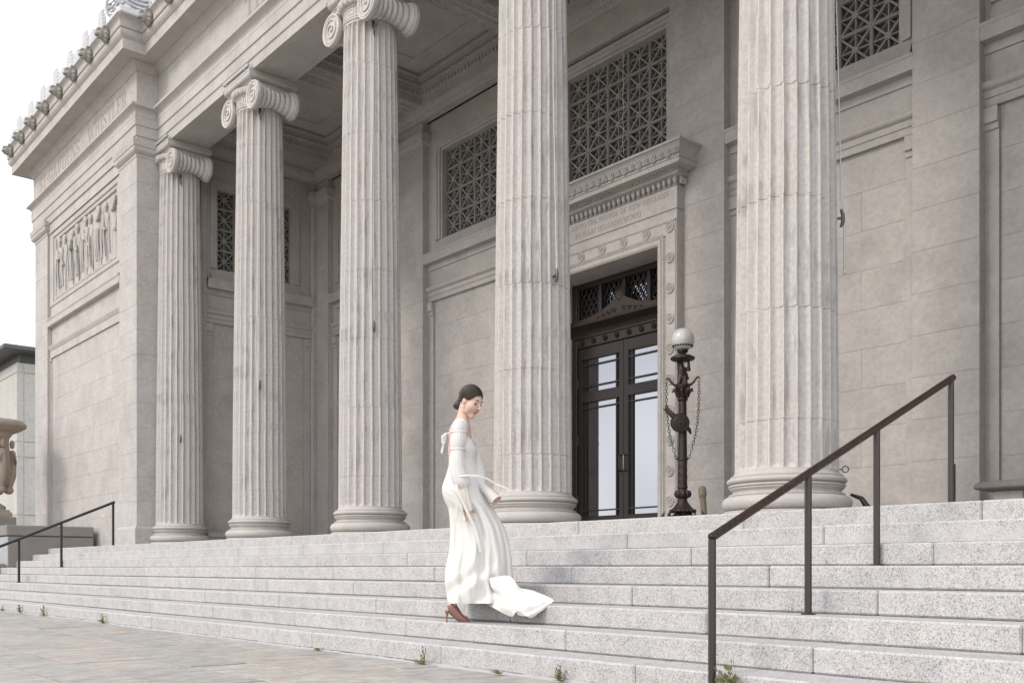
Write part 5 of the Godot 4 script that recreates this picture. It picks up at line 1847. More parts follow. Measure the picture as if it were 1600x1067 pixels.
# ------------------------------------------------------------------ small things
func build_small_things() -> void:
	# flag halyards tied off on the columns
	var spots := [[0, 3.42, 8.96, "thin grey rope and cleat on the column set against the pavilion"], [1, 4.02, 9.02, "looped grey rope and cleat on the second column from the pavilion"],
		[2, 4.37, 9.0, "pale rope and cleat on the column behind the woman's back"], [3, 4.30, 9.0, "rope and dark cleat on the column beside the door"], [4, 4.10, 9.0, "rope with a hanging white end on the column by the handrail"]]
	for s in spots:
		var i: int = s[0]
		var ang := deg_to_rad(-14.0)
		if i == 3: ang = deg_to_rad(12.0)
		if i == 4: ang = deg_to_rad(-25.0)
		var dir := Vector3(cos(ang), 0, -sin(ang))
		if i == 0: dir = Vector3(cos(0.35), 0, sin(0.35))
		if i == 1 or i == 2: dir = Vector3(cos(0.45), 0, sin(0.45))
		if i == 3: dir = Vector3(cos(0.12), 0, sin(0.12))
		if i == 4: dir = Vector3(cos(-0.62), 0, sin(-0.62))
		var at := Vector3(COLUMN_X[i], 0, Z_COL)
		var h := thing("halyard", s[3], "rope", at, 0.0, "halyards on the columns")
		var cy: float = s[1]
		var ty: float = s[2]
		var rc := column_radius(cy) + 0.035; var rt := column_radius(ty) + 0.035
		var side := dir.cross(Vector3.UP)
		var g := Geo.new()
		g.tube([dir * rt + Vector3(0, ty - 0.08, 0), dir * (rt + 0.015) + Vector3(0, (cy + ty) * 0.5, 0) + side * 0.01, dir * (rc + 0.01) + Vector3(0, cy, 0)], 0.0065, 6)
		if i == 1 or i == 2:
			var q := []
			for k in 13:
				var t := k / 12.0
				q.append(dir * (lerpf(rt, rc, minf(1.0, t * 1.2)) + 0.03) + side * (0.02 + 0.12 * pow(t, 2.0) * (1.0 if t < 0.9 else 0.55)) * 0.8 + Vector3(0, lerpf(ty - 0.1, cy - 0.12, t) + (0.08 if k == 12 else 0.0), 0))
			g.tube(q, 0.0065, 6)
		if i == 4:
			g.tube([dir * (rc + 0.02) + Vector3(0, cy + 0.15, 0), dir * (rc + 0.035) - side * 0.02 + Vector3(0, cy - 0.1, 0), dir * (rc + 0.035) - side * 0.03 + Vector3(0, cy - 0.5, 0)], 0.010, 6)
			g.ball(dir * (rc + 0.035) - side * 0.03 + Vector3(0, cy - 0.52, 0), Vector3(0.018, 0.02, 0.018), 6, 5)
		part(g, "rope", mat.rope, h)
		g = Geo.new()
		g.tube([dir * (rc - 0.06) + Vector3(0, cy, 0), dir * (rc + 0.01) + Vector3(0, cy, 0)], 0.014, 6)
		g.tube([dir * rc + Vector3(0, cy - 0.085, 0), dir * (rc + 0.02) + Vector3(0, cy - 0.03, 0), dir * (rc + 0.02) + Vector3(0, cy + 0.03, 0), dir * rc + Vector3(0, cy + 0.085, 0)], [0.012, 0.018, 0.018, 0.012], 8)
		part(g, "cleat", mat.steel, h)
		g = Geo.new()
		g.tube([dir * (rt - 0.06) + Vector3(0, ty, 0), dir * (rt + 0.005) + Vector3(0, ty, 0)], 0.018, 6)
		g.tube([dir * rt + Vector3(0, ty + 0.03, 0), dir * (rt + 0.01) + Vector3(0, ty - 0.05, 0) + side * 0.015, dir * rt + Vector3(0, ty - 0.12, 0), dir * rt + Vector3(0, ty - 0.19, 0) - side * 0.012], [0.022, 0.016, 0.02, 0.008], 8)
		part(g, "pulley", mat.steel, h)
	# strip lamps lying on the ledge above three capitals
	var where := ["on the capital set against the pavilion", "on the second capital from the pavilion", "on the capital whose top leaves the picture's upper edge"]
	where[2] = "on the third capital from the pavilion"
	for i in 3:
		var o := thing("strip_light", "grey strip light fixture " + where[i], "light fixture", Vector3(COLUMN_X[i] + 0.02, 9.66, Z_ARCH + 0.08), 0.0, "strip lights on the capitals")
		var g := Geo.new()
		g.cbox(Vector3(-0.52 if i > 0 else -0.2, 0.012, -0.03), Vector3(0.50, 0.075, 0.03), 0.012)
		part(g, "housing", mat.fixture, o)
		g = Geo.new()
		g.tube([Vector3(0.48, 0.04, 0), Vector3(0.56, 0.06, 0.0), Vector3(0.58, 0.0, -0.03), Vector3(0.56, -0.03, -0.06)], 0.008, 6)
		part(g, "cable", mat.fixture, o)
		for x in [-0.4 if i > 0 else -0.1, 0.38]:
			g = Geo.new()
			g.box(Vector3(x, -0.01, -0.075), Vector3(x + 0.03, 0.011, 0.025))
			part(g, "bracket", mat.fixture, o)
	# short fluted post by the lamp
	var b := thing("wooden_post", "short tan fluted post with a rounded cap leaning beside the lamp", "post", Vector3(-8.40, PLAT, 4.254 - 10.5))
	b.rotation.z = 0.09
	var g := Geo.new()
	var rows := []
	for j in 8:
		var y := 0.50 * j / 7.0
		var row := PackedVector3Array()
		for k in 40:
			var a := TAU * k / 40
			var r := 0.040 + 0.003 * cos(a * 10.0)
			row.append(Vector3(cos(a) * r, y, -sin(a) * r))
		rows.append(row)
	g.grid(rows, true)
	part(g, "shaft", mat.wood, b)
	g = Geo.new()
	g.lathe([Vector2(0.036, 0.49), Vector2(0.047, 0.50), Vector2(0.055, 0.53), Vector2(0.055, 0.60), Vector2(0.046, 0.635), Vector2(0.025, 0.655), Vector2(0, 0.66)], 24)
	part(g, "cap", mat.wood, b)
	# stone bench in the next bay
	var be := thing("stone_bench", "grey stone bench with rounded seat slab against the portico wall", "bench", Vector3(-5.0, PLAT, 4.254 - 11.25))
	g = Geo.new()
	g.sweep([Vector2(-0.02, -0.28), Vector2(-0.02, 0.20), Vector2(2.6, 0.20), Vector2(2.6, -0.28)], [Vector2(-0.12, 0.405), Vector2(-0.02, 0.405)] + curve(Vector2(-0.01, 0.41), Vector2(0.02, 0.505), 0.55, 7) + [Vector2(-0.02, 0.515), Vector2(-0.5, 0.515)])
	g.box(Vector3(0.0, 0.41, -0.27), Vector3(2.58, 0.512, 0.18))
	part(g, "seat", mat.cheek, be)
	for x in [0.12, 1.15, 2.2]:
		cslab("leg", Vector3(x, 0.0, -0.22), Vector3(x + 0.26, 0.30, 0.10), 0.01, mat.cheek, be)
		cslab("corbel", Vector3(x - 0.03, 0.301, -0.24), Vector3(x + 0.29, 0.404, 0.15), 0.01, mat.trim, be)
	# black hose against the plinth of the fifth column, with a thin rod standing in it
	var ho := thing("black_hose", "black rubber hose lying behind the column base by the handrail", "hose", Vector3(COLUMN_X[4], PLAT, Z_COL))
	g = Geo.new()
	g.tube([Vector3(0.50, 0.27, -0.34), Vector3(0.60, 0.23, -0.36), Vector3(0.66, 0.13, -0.38), Vector3(0.76, 0.06, -0.42), Vector3(1.0, 0.05, -0.55), Vector3(1.25, 0.05, -0.62), Vector3(1.36, 0.10, -0.66)], [0.014, 0.024, 0.032, 0.032, 0.025, 0.025, 0.022], 10)
	part(g, "tube", mat.black, ho)
	g = Geo.new()
	g.tube([Vector3(1.36, 0.05, -0.66), Vector3(1.36, 0.52, -0.66)], 0.014, 6)
	part(g, "rod", mat.black, ho)
	# iron ring on the shaft of the fifth column
	var ri := thing("iron_ring", "small dark iron ring on the foot of the column by the handrail", "ring", Vector3(COLUMN_X[4], 0, Z_COL))
	g = Geo.new()
	var rp := []
	var dr := Vector3(cos(-0.62), 0, sin(-0.62))
	for k in 17:
		var a := TAU * k / 16
		rp.append(dr * (0.555 + 0.03 * cos(a)) + Vector3(0, 1.66 + 0.03 * sin(a), 0))
	g.tube(rp, 0.006, 6, 1.0, Vector3.ZERO, false)
	part(g, "ring", mat.steel, ri)
	g = Geo.new()
	g.tube([dr * 0.46 + Vector3(0, 1.66, 0), dr * 0.53 + Vector3(0, 1.66, 0)], 0.007, 6)
	part(g, "staple", mat.steel, ri)

# ------------------------------------------------------------------ weeds in the joint below the steps
func weed(x: float, z: float, y: float, size: float, green: float, seed_: int, label: String) -> void:
	var w := thing("weed", label, "weed", Vector3(x, y, z), 0.0, "weeds in the joints of the steps")
	var r := RandomNumberGenerator.new()
	r.seed = seed_
	for kind in 2:
		var n := int((34 if kind == 0 else 26) * (green if kind == 0 else 1.3 - green))
		if n < 3: continue
		var g := Geo.new()
		for k in n:
			var a := r.randf() * TAU
			var h := size * r.randf_range(0.15, 1.0) * (1.0 if kind == 0 else 0.4)
			var rad := size * r.randf_range(0.05, 0.9) * (0.55 if kind == 0 else 1.2)
			var base := Vector3(r.randf_range(-0.25, 0.25) * size, 0, absf(r.randf_range(0.0, 0.12)) * size)
			var tip := base + Vector3(cos(a) * rad, h, absf(sin(a)) * rad * 0.6 + 0.004)
			var mid := (base + tip) * 0.5 + Vector3(0, h * 0.25, 0)
			if kind == 1: g.tube([base, mid, tip], [0.0022, 0.002, 0.001], 4)
			else:
				g.tube([base, mid, tip], [0.0018, 0.0015, 0.001], 4)
				var d := (tip - mid).normalized()
				var s := d.cross(Vector3(r.randf_range(-1, 1), 1, r.randf_range(-1, 1)).normalized()).normalized()
				var L := size * r.randf_range(0.14, 0.26)
				g.quad(tip, tip + d * L * 0.5 + s * L * 0.36, tip + d * L, tip + d * L * 0.5 - s * L * 0.36)
				g.quad(mid, mid + d * L * 0.3 + s * L * 0.5, mid + d * L * 0.2 + s * L * 0.9, mid - d * L * 0.1 + s * L * 0.5)
		part(g, "leaves" if kind == 0 else "dry_stems", mat.leaf if kind == 0 else mat.dry, w)

func build_weeds() -> void:
	weed(-18.0, 0.02, 0.0, 0.10, 0.15, 1, "dry brown weed at the step foot farthest towards the side wall")
	weed(-16.95, 0.02, 0.0, 0.11, 0.9, 2, "single green sprig at the foot of the lowest step")
	weed(-15.6, 0.03, 0.0, 0.13, 0.5, 3, "green and brown weed tuft between the green sprig and the yellowish clump")
	weed(-13.0, 0.03, 0.0, 0.12, 0.5, 4, "small yellowish weed clump at the foot of the lowest step")
	weed(-7.48, 0.04, 0.0, 0.075, 0.08, 5, "little brown tuft of dry stems against the lowest step")
	weed(-5.95, 0.05, 0.0, 0.11, 0.35, 6, "spreading brown weed with a green sprig below the woman")
	weed(-5.08, 0.05, 0.0, 0.085, 0.05, 7, "low mat of dry brown stems on the flagstones")
	weed(-4.50, 0.03, 0.0, 0.09, 0.75, 8, "yellow green weed standing against the lowest step")
	weed(-3.20, 0.03, 0.0, 0.20, 0.95, 9, "tall leafy green weed at the foot of the handrail's lowest post")

# ------------------------------------------------------------------ the woman
# Local frame: x to the right along her way, y up from the tread under her near foot, z towards the viewer.
# Her pose was measured on the photograph: pixel (u, v) at depth z, on the plane through her near foot.
func L(u: float, v: float, z: float) -> Vector3:
	var w := 7.638 - z
	return Vector3((u - 800.0) / 1555.0 * w + 0.4175, (888.0 - v) / 1555.0 * w + 0.4126, z)

func table(t: Array, v: float) -> Array:   # smooth lookup of [v, a, b, c] rows
	for i in t.size() - 1:
		if v <= t[i + 1][0] or i == t.size() - 2:
			var k := clampf((v - t[i][0]) / (t[i + 1][0] - t[i][0]), 0.0, 1.0)
			var out := []
			for q in range(1, t[i].size()):
				var p0: float = t[maxi(i - 1, 0)][q]; var p1: float = t[i][q]; var p2: float = t[i + 1][q]; var p3: float = t[mini(i + 2, t.size() - 1)][q]
				out.append(cubic_interpolate(p1, p2, p0, p3, k))
			return out
	return []

var head_at: Vector3
var head_basis: Basis

func to_head(p: Vector3) -> Vector3:
	return head_basis.transposed() * (p - head_at)

func sd_head(p: Vector3) -> float:
	var h := to_head(p)
	var x := absf(h.x)
	var d := ell(h, Vector3(0, 0.030, -0.012), Vector3(0.073, 0.086, 0.093))
	d = smin(d, ell(h, Vector3(0, -0.032, 0.020), Vector3(0.057, 0.083, 0.066)), 0.03)
	var m := Vector3(x, h.y, h.z)
	d = smin(d, (m - Vector3(0.006, -0.106, 0.060)).length() - 0.019, 0.032)
	d = smin(d, ell(m, Vector3(0.036, -0.032, 0.054), Vector3(0.026, 0.028, 0.026)), 0.03)
	d = smin(d, ell(m, Vector3(0.048, -0.065, 0.012), Vector3(0.010, 0.028, 0.028)), 0.03)
	d = smax(d, -ell(m, Vector3(0.031, 0.004, 0.097), Vector3(0.019, 0.010, 0.018)), 0.014)
	d = smin(d, (m - Vector3(0.031, 0.001, 0.0665)).length() - 0.0165, 0.006)
	d = smin(d, ell(m, Vector3(0.027, 0.023, 0.075), Vector3(0.024, 0.008, 0.011)), 0.014)
	d = smin(d, cap(h, Vector3(0, 0.016, 0.082), Vector3(0, -0.026, 0.110), 0.0075, 0.0095), 0.012)
	d = smin(d, (h - Vector3(0, -0.029, 0.108)).length() - 0.0105, 0.008)
	d = smin(d, (m - Vector3(0.011, -0.033, 0.092)).length() - 0.0075, 0.006)
	d = smin(d, ell(m, Vector3(0.006, -0.0585, 0.086), Vector3(0.016, 0.0055, 0.0095)), 0.005)
	d = smin(d, ell(h, Vector3(0, -0.068, 0.084), Vector3(0.017, 0.0065, 0.0100)), 0.005)
	d = smin(d, ell(m, Vector3(0.075, -0.006, -0.004), Vector3(0.007, 0.029, 0.017)), 0.008)
	d = smax(d, -ell(m, Vector3(0.083, -0.002, 0.001), Vector3(0.004, 0.017, 0.009)), 0.004)
	d = smin(d, cap(p, head_at + head_basis * Vector3(0, -0.045, -0.042), L(720.0, 664, -0.13), 0.040, 0.047), 0.014)
	return d

func paint_head(p: Vector3) -> Color:
	var h := to_head(p)
	var x := absf(h.x)
	var c := Color(0.585, 0.395, 0.325)
	var m := Vector3(x, h.y, h.z)
	c = c.lerp(Color(0.60, 0.34, 0.28), 0.4 * exp(-pow((m - Vector3(0.042, -0.035, 0.07)).length() / 0.022, 2.0)))
	if h.z > 0.07 and x < 0.0205 and h.y < -0.0535 and h.y > -0.0735: c = Color(0.36, 0.17, 0.145)
	c = c.lerp(Color(0.30, 0.175, 0.135), 0.75 * exp(-pow((x - 0.032) / 0.014, 4.0) - pow((h.y - 0.003) / 0.0075, 4.0)) * (1.0 if h.z > 0.05 else 0.0))
	if h.z > 0.085 and x < 0.009 and h.y < -0.037 and h.y > -0.045: c = c.darkened(0.35)
	return c

func sd_hair(p: Vector3) -> float:
	var h := to_head(p)
	var d := ell(h, Vector3(0, 0.033, -0.014), Vector3(0.0815, 0.0955, 0.1015))
	var ax := absf(h.x)
	var line := 0.066 - 0.070 * pow(clampf(ax / 0.074, 0.0, 1.0), 1.5) * smoothstep(0.10, 0.035, h.z)
	line += 0.016 * smoothstep(0.055, 0.072, ax) * smoothstep(0.022, 0.004, h.z) * smoothstep(-0.035, -0.015, h.z)
	line -= 0.065 * smoothstep(-0.015, -0.06, h.z)
	d = smax(d, (line - h.y) * 0.7, 0.006)
	# parted in the middle, combed back
	d += 0.0028 * exp(-pow(h.x / 0.0035, 2.0)) * smoothstep(-0.02, 0.02, h.z)
	d += 0.0009 * sin(h.y * 330.0 + h.z * 260.0 + absf(h.x) * 120.0)
	# low knot at the nape
	var q := h - Vector3(0, -0.066, -0.103)
	var knot := ell(q, Vector3.ZERO, Vector3(0.046, 0.040, 0.034))
	knot += 0.0045 * sin(atan2(q.y, q.x) * 3.0 + q.length() * 150.0)
	d = smin(d, knot, 0.010)
	d = smin(d, cap(h, Vector3(0, -0.02, -0.085), Vector3(0, -0.05, -0.092), 0.035, 0.03), 0.02)
	return d

var bones := []
func sd_body(p: Vector3) -> float:
	var d := 1e9
	for b in bones:
		var e := cap(p, b[0], b[1], b[2], b[3])
		d = e if d > 1e8 else smin(d, e, b[4])
	return d

func hand_bones(wrist: Vector3, dir: Vector3, flat: Vector3, out: Array, curl: float) -> void:
	# palm, four fingers of unequal length curling towards -flat, thumb from the side of the palm
	var side := dir.cross(flat).normalized()
	var pal := wrist + dir * 0.075
	for k in 4:
		out.append([wrist + side * (k - 1.5) * 0.008, pal + side * (k - 1.5) * 0.019, 0.015, 0.012, 0.014])
		var L3 := [0.032, 0.038, 0.036, 0.028][k] as float
		var a := pal + side * (k - 1.5) * 0.0195
		var dd := dir
		for s in 3:
			dd = dd.rotated(side, curl * (0.6 + 0.35 * s)).normalized()
			var b: Vector3 = a + dd * L3 * [1.0, 0.72, 0.6][s]
			out.append([a, b, 0.0092 - 0.0008 * s, 0.0086 - 0.001 * s, 0.004])
			a = b
	var t0 := wrist + dir * 0.022 - side * 0.022
	var td := (dir * 0.7 - side * 0.65 - flat * 0.25).normalized()
	out.append([wrist, t0, 0.014, 0.013, 0.012])
	out.append([t0, t0 + td * 0.036, 0.0125, 0.0105, 0.006])
	out.append([t0 + td * 0.036, t0 + td * 0.036 + (td + dir * 0.5).normalized() * 0.028, 0.0102, 0.0085, 0.004])

func loft(g: Geo, rows: Array) -> void:
	g.grid(rows, true, true)

func ribbon(g: Geo, pts: Array, width: float, across: Vector3) -> void:
	var c := Curve3D.new()
	for i in pts.size():
		var t: Vector3 = (pts[mini(i + 1, pts.size() - 1)] - pts[maxi(i - 1, 0)]) * 0.18
		c.add_point(pts[i], -t, t)
	var line := c.get_baked_points()
	var n := 40
	var q := []
	for i in n: q.append(c.sample_baked(c.get_baked_length() * i / (n - 1.0)))
	g.tube(q, width * 0.5, 10, 0.10, across)

func build_person() -> void:
	var w := thing("person", "woman in a long ivory gown with sheer puffed sleeves and heels, looking down", "person", Vector3(-6.093, 2 * RISE, -0.370), deg_to_rad(49.673))
	var zb := -0.13
	# ---- body
	head_at = L(735.5, 627.0, zb + 0.02)
	var F := Vector3(0.745, -0.400, 0.53).normalized()
	var U := (Vector3(0.06, 1, 0.02) - F * Vector3(0.06, 1, 0.02).dot(F)).normalized()
	head_basis = Basis(U.cross(F).normalized(), U, F)
	var sh_r := L(717.5, 665, zb + 0.150); var sh_l := L(723, 667, zb - 0.150)
	var el_r := L(715.5, 742, zb + 0.205); var el_l := L(748, 735, zb - 0.06)
	var wr_r := L(727, 787, zb + 0.225); var wr_l := L(760, 766, zb + 0.12)
	bones = [
		[L(720.5, 664, zb), L(723, 652, zb), 0.052, 0.046, 0.03],
		[sh_r, sh_l, 0.048, 0.048, 0.05],
		[L(717, 678, zb + 0.07), L(719, 700, zb + 0.055), 0.080, 0.078, 0.06],
		[L(720, 678, zb - 0.07), L(721, 700, zb - 0.055), 0.080, 0.078, 0.06],
		[L(733, 697, zb + 0.065), L(734, 700, zb - 0.065), 0.048, 0.048, 0.05],
		[L(721, 705, zb + 0.03), L(722, 742, zb + 0.03), 0.088, 0.092, 0.06],
		[L(722, 705, zb - 0.03), L(722, 742, zb - 0.03), 0.088, 0.092, 0.06],
		[L(720, 758, zb + 0.05), L(720, 760, zb - 0.04), 0.105, 0.105, 0.06],
		[sh_r, el_r, 0.042, 0.036, 0.03], [el_r, wr_r, 0.034, 0.025, 0.02],
		[sh_l, el_l, 0.042, 0.036, 0.03], [el_l, wr_l, 0.034, 0.025, 0.02],
		[L(722, 775, zb + 0.065), L(719, 858, zb + 0.075), 0.074, 0.050, 0.04], [L(719, 858, zb + 0.075), L(707, 944, zb + 0.09), 0.048, 0.032, 0.03],
		[L(727, 775, zb - 0.065), L(744, 850, zb - 0.06), 0.074, 0.050, 0.04], [L(744, 850, zb - 0.07), L(745, 915, zb - 0.09), 0.056, 0.034, 0.03],
		[L(706, 948, zb + 0.09), L(722, 966, zb + 0.09), 0.030, 0.021, 0.03], [L(722, 966, zb + 0.09), L(732, 969, zb + 0.09), 0.020, 0.012, 0.02],
		[L(745, 915, zb - 0.09), L(757, 932, zb - 0.09), 0.030, 0.020, 0.03],
	]
	var g := Geo.new()
	g.colored = true
	g.tint = Color(0.585, 0.395, 0.325)
	var fb := func(p: Vector3) -> float: return sd_body(p)
	nets(fb, Vector3(-0.30, -0.02, -0.42), Vector3(0.42, 1.66, 0.22), 0.014, g)
	var fh := func(p: Vector3) -> float: return sd_head(p)
	var ph := func(p: Vector3) -> Color: return paint_head(p)
	nets(fh, head_at - Vector3(0.17, 0.20, 0.15), head_at + Vector3(0.15, 0.15, 0.15), 0.0045, g, ph)
	var hb := []
	hand_bones(wr_r, Vector3(0.22, -0.96, 0.1).normalized(), Vector3(0.25, 0.1, 0.95).normalized(), hb, 0.34)
	var fr := func(p: Vector3) -> float:
		var d := 1e9
		for b in hb:
			var e := cap(p, b[0], b[1], b[2], b[3])
			d = e if d > 1e8 else smin(d, e, b[4])
		return d
	nets(fr, wr_r - Vector3(0.10, 0.20, 0.10), wr_r + Vector3(0.10, 0.03, 0.10), 0.004, g)
	var hb2 := []
	hand_bones(wr_l, Vector3(0.62, -0.76, 0.18).normalized(), Vector3(0.2, 0.3, 0.93).normalized(), hb2, 0.42)
	var fl := func(p: Vector3) -> float:
		var d := 1e9
		for b in hb2:
			var e := cap(p, b[0], b[1], b[2], b[3])
			d = e if d > 1e8 else smin(d, e, b[4])
		return d
	nets(fl, wr_l - Vector3(0.10, 0.20, 0.12), wr_l + Vector3(0.18, 0.06, 0.12), 0.004, g)
	part(g, "body", mat.skin, w)
	# ---- hair, brows, lashes, earring
	g = Geo.new()
	var fhair := func(p: Vector3) -> float: return sd_hair(p)
	nets(fhair, head_at - Vector3(0.19, 0.17, 0.17), head_at + Vector3(0.16, 0.16, 0.16), 0.0045, g)
	part(g, "hair", mat.hair, w)
	# combed strands from the parting back to the knot
	g = Geo.new()
	var hc := Vector3(0, 0.033, -0.014)
	var hr := Vector3(0.0822, 0.0962, 0.1022)
	var rs := RandomNumberGenerator.new()
	rs.seed = 8
	for s in [-1.0, 1.0]:
		for k in 64:
			var t := k / 63.0 + rs.randf_range(-0.006, 0.006)
			var a0 := lerpf(0.62, 2.05, t)     # angle along the parting, forehead to crown
			var n0 := Vector3(s * 0.02, sin(a0), cos(a0)).normalized()
			var n1 := Vector3(s * 0.95, lerpf(-0.22, 0.75, t), lerpf(0.38, -0.45, t)).normalized()
			var n2 := Vector3(s * 0.22, -0.66 + 0.1 * t, -0.80).normalized()
			var line := []
			for i in 15:
				var q := i / 14.0
				var nn := n0.slerp(n1, q).slerp(n1.slerp(n2, q), q)
				var p := hc + nn * hr * (1.0 + 0.002 * rs.randf())
				line.append(head_at + head_basis * p)
			g.tube(line, 0.0013, 4, 1.0, Vector3.ZERO, false)
	var strands := part(g, "hair_strands", mat.hair, w)
	strands.set_meta("kind", "stuff")
	var skin_z := func(x: float, y: float) -> float:
		var z := 0.14
		while z > 0.0 and sd_head(head_at + head_basis * Vector3(x, y, z)) > 0.0006: z -= 0.0008
		return z
	for s in [-1.0, 1.0]:
		g = Geo.new()
		var pts := []
		for i in 8:
			var t := i / 7.0
			var x: float = s * lerpf(0.013, 0.052, t)
			var y := 0.0235 + 0.0065 * sin(t * PI * 0.75) - 0.002 * t
			pts.append(head_at + head_basis * Vector3(x, y, skin_z.call(x, y) + 0.0002))
		g.tube(pts, [0.002, 0.0034, 0.0036, 0.0034, 0.003, 0.0026, 0.002, 0.001], 6)
		part(g, "eyebrow", mat.lash, w)
		g = Geo.new()
		pts = []
		for i in 8:
			var t := i / 7.0
			var x: float = s * lerpf(0.018, 0.048, t)
			var y := -0.0035 - 0.0030 * sin(t * PI) + 0.002 * t
			pts.append(head_at + head_basis * Vector3(x, y, skin_z.call(x, y) + 0.0006))
		g.tube(pts, [0.001, 0.0022, 0.003, 0.0034, 0.0034, 0.0034, 0.003, 0.0016], 6)
		part(g, "eyelashes", mat.lash, w)
	g = Geo.new()
	g.ball(head_at + head_basis * Vector3(-0.078, -0.040, 0.0), Vector3(0.0055, 0.0055, 0.0055), 10, 8)
	g.ball(head_at + head_basis * Vector3(-0.078, -0.053, 0.001), Vector3(0.0065, 0.008, 0.0065), 10, 8)
	part(g, "earring", mat.pearl, w)

	# ---- gown: bodice and skirt in one cloth
	var sec := [[664.0, 700.0, 731.0, 0.135], [676.0, 698.0, 735.0, 0.150], [690.0, 700.0, 741.0, 0.146], [701.0, 702.0, 745.5, 0.142], [712.0, 703.0, 743.0, 0.122], [724.0, 701.5, 743.0, 0.117], [741.0, 697.0, 748.0, 0.136], [763.0, 690.5, 753.0, 0.172],
		[780.0, 693.5, 761.0, 0.180], [795.0, 700.5, 771.0, 0.184], [825.0, 703.0, 788.0, 0.195], [857.0, 702.0, 796.5, 0.21], [890.0, 696.0, 800.0, 0.225], [915.0, 695.5, 802.0, 0.240], [950.0, 700.0, 803.0, 0.250]]
	var rows := []
	var nv := 190
	var na := 180
	var wr := FastNoiseLite.new()
	wr.seed = 6
	wr.frequency = 1.0
	wr.fractal_type = FastNoiseLite.FRACTAL_RIDGED
	wr.fractal_octaves = 3
	for j in nv:
		var s := j / (nv - 1.0)
		var row := PackedVector3Array()
		for i in na:
			var a := TAU * i / na
			var cx := cos(a); var sz := sin(a)
			var vt := 686.0 + 4.0 * smoothstep(0.3, 1.0, cx) + 26.0 * smoothstep(-0.35, -1.0, cx) - 6.0 * absf(sz)
			var vh := 943.0
			if sz > -0.2: vh -= 40.0 * smoothstep(0.42, 0.86, cx) * smoothstep(-0.2, 0.15, sz)
			else: vh -= 4.0
			var v := lerpf(vt, vh, s)
			var q := table(sec, v)
			var uc: float = (q[0] + q[1]) * 0.5
			var ru: float = (q[1] - q[0]) * 0.5
			var rz: float = q[2]
			var low := smoothstep(770.0, 930.0, v)
			var sk := smoothstep(775.0, 800.0, v)
			# long soft folds falling from hip and hand, deeper towards the hem
			var fold := 0.55 * sin(a * 7.0 + (v - 780.0) * 0.012) + 0.35 * sin(a * 12.0 - (v - 780.0) * 0.02 + 1.0) + 0.25 * sin(a * 19.0 + 2.0)
			var amp := 0.020 * sk + 0.030 * low
			# cloth swept across the shins in slanting drapes
			var sw := smoothstep(872.0, 925.0, v) * smoothstep(0.0, 0.5, sz) * 0.75
			var drape := sin((v - 850.0) * 0.135 + cx * 6.0) * 0.024 + sin((v - 850.0) * 0.25 + cx * 9.0 + 0.7) * 0.006
			# small pulls at the hip
			var hip := exp(-pow((v - 762.0) / 16.0, 2.0)) * smoothstep(-0.1, -0.7, cx) * 0.0035 * sin((v - cx * 30.0) * 0.55)
			var r := 1.0 + (fold * amp * (1.0 - 0.65 * sw) + drape * sw) / 0.22 + hip / 0.15
			var u := uc + ru * cx * (1.0 + (r - 1.0) * 0.18)
			# fine creases in the satin, slanting with the pull of the cloth
			var cr := wr.get_noise_3d(cx * 3.4 + v * 0.008, v * 0.006, sz * 3.4) * (0.0025 + 0.006 * low)
			row.append(L(u + cr * 60.0 * cx, v, zb + 0.02 + rz * sz * r + cr * sz))
		rows.append(row)
	g = Geo.new()
	loft(g, rows)
	part(g, "gown", mat.gown, w)
	# under-bust seam and neckline edge
	g = Geo.new()
	var seam := []
	for i in 49:
		var a := TAU * i / 48
		var q := table(sec, 713.0)
		seam.append(L((q[0] + q[1]) * 0.5 + (q[1] - q[0]) * 0.5 * cos(a) * 1.01, 713.0, zb + 0.02 + q[2] * sin(a) * 1.01))
	g.tube(seam, 0.0035, 6, 1.0, Vector3.ZERO, false)
	var neck := []
	for k in na + 1: neck.append(rows[0][k % na])
	g.tube(neck, 0.004, 6, 1.0, Vector3.ZERO, false)
	part(g, "seam", mat.gown, w)
	# ---- train blown out behind the near foot, up the steps
	var net := [
		[L(764, 903, 0.115), L(793, 900, 0.10), L(808, 913, 0.14), L(820, 919, 0.20), L(842, 926, 0.26), L(866, 938, 0.34)],
		[L(768, 918, 0.13), L(796, 916, 0.16), L(812, 927, 0.22), L(826, 931, 0.27), L(844, 935, 0.31), L(865, 939, 0.345)],
		[L(775, 930, 0.10), L(797, 935, 0.24), L(812, 942, 0.31), L(827, 946, 0.34), L(845, 944, 0.355), L(864, 940, 0.35)],
		[L(768, 938, 0.08), L(790, 950, 0.28), L(804, 954, 0.34), L(819, 960, 0.375), L(840, 953, 0.37), L(863, 941, 0.355)],
		[L(757, 942, 0.07), L(797, 962, 0.30), L(808, 957, 0.36), L(829, 965, 0.385), L(845, 955, 0.375), L(862, 942, 0.358)]]
	g = Geo.new()
	var tr := []
	for j in 41:
		var fj := j / 40.0 * 4.0
		var row := PackedVector3Array()
		for i in 61:
			var fi := i / 60.0 * 5.0
			var p := surface_point(net, fj, fi)
			var rp := 0.018 * sin(fj * 4.2 + fi * 1.7) * sin(PI * i / 60.0) + 0.010 * sin(fj * 2.0 - fi * 3.6 + 1.0) * sin(PI * i / 60.0)
			row.append(p + Vector3(0.1, 0.45, 0.6) * rp)
		tr.append(row)
	g.grid(tr)
	part(g, "train", mat.gown, w)
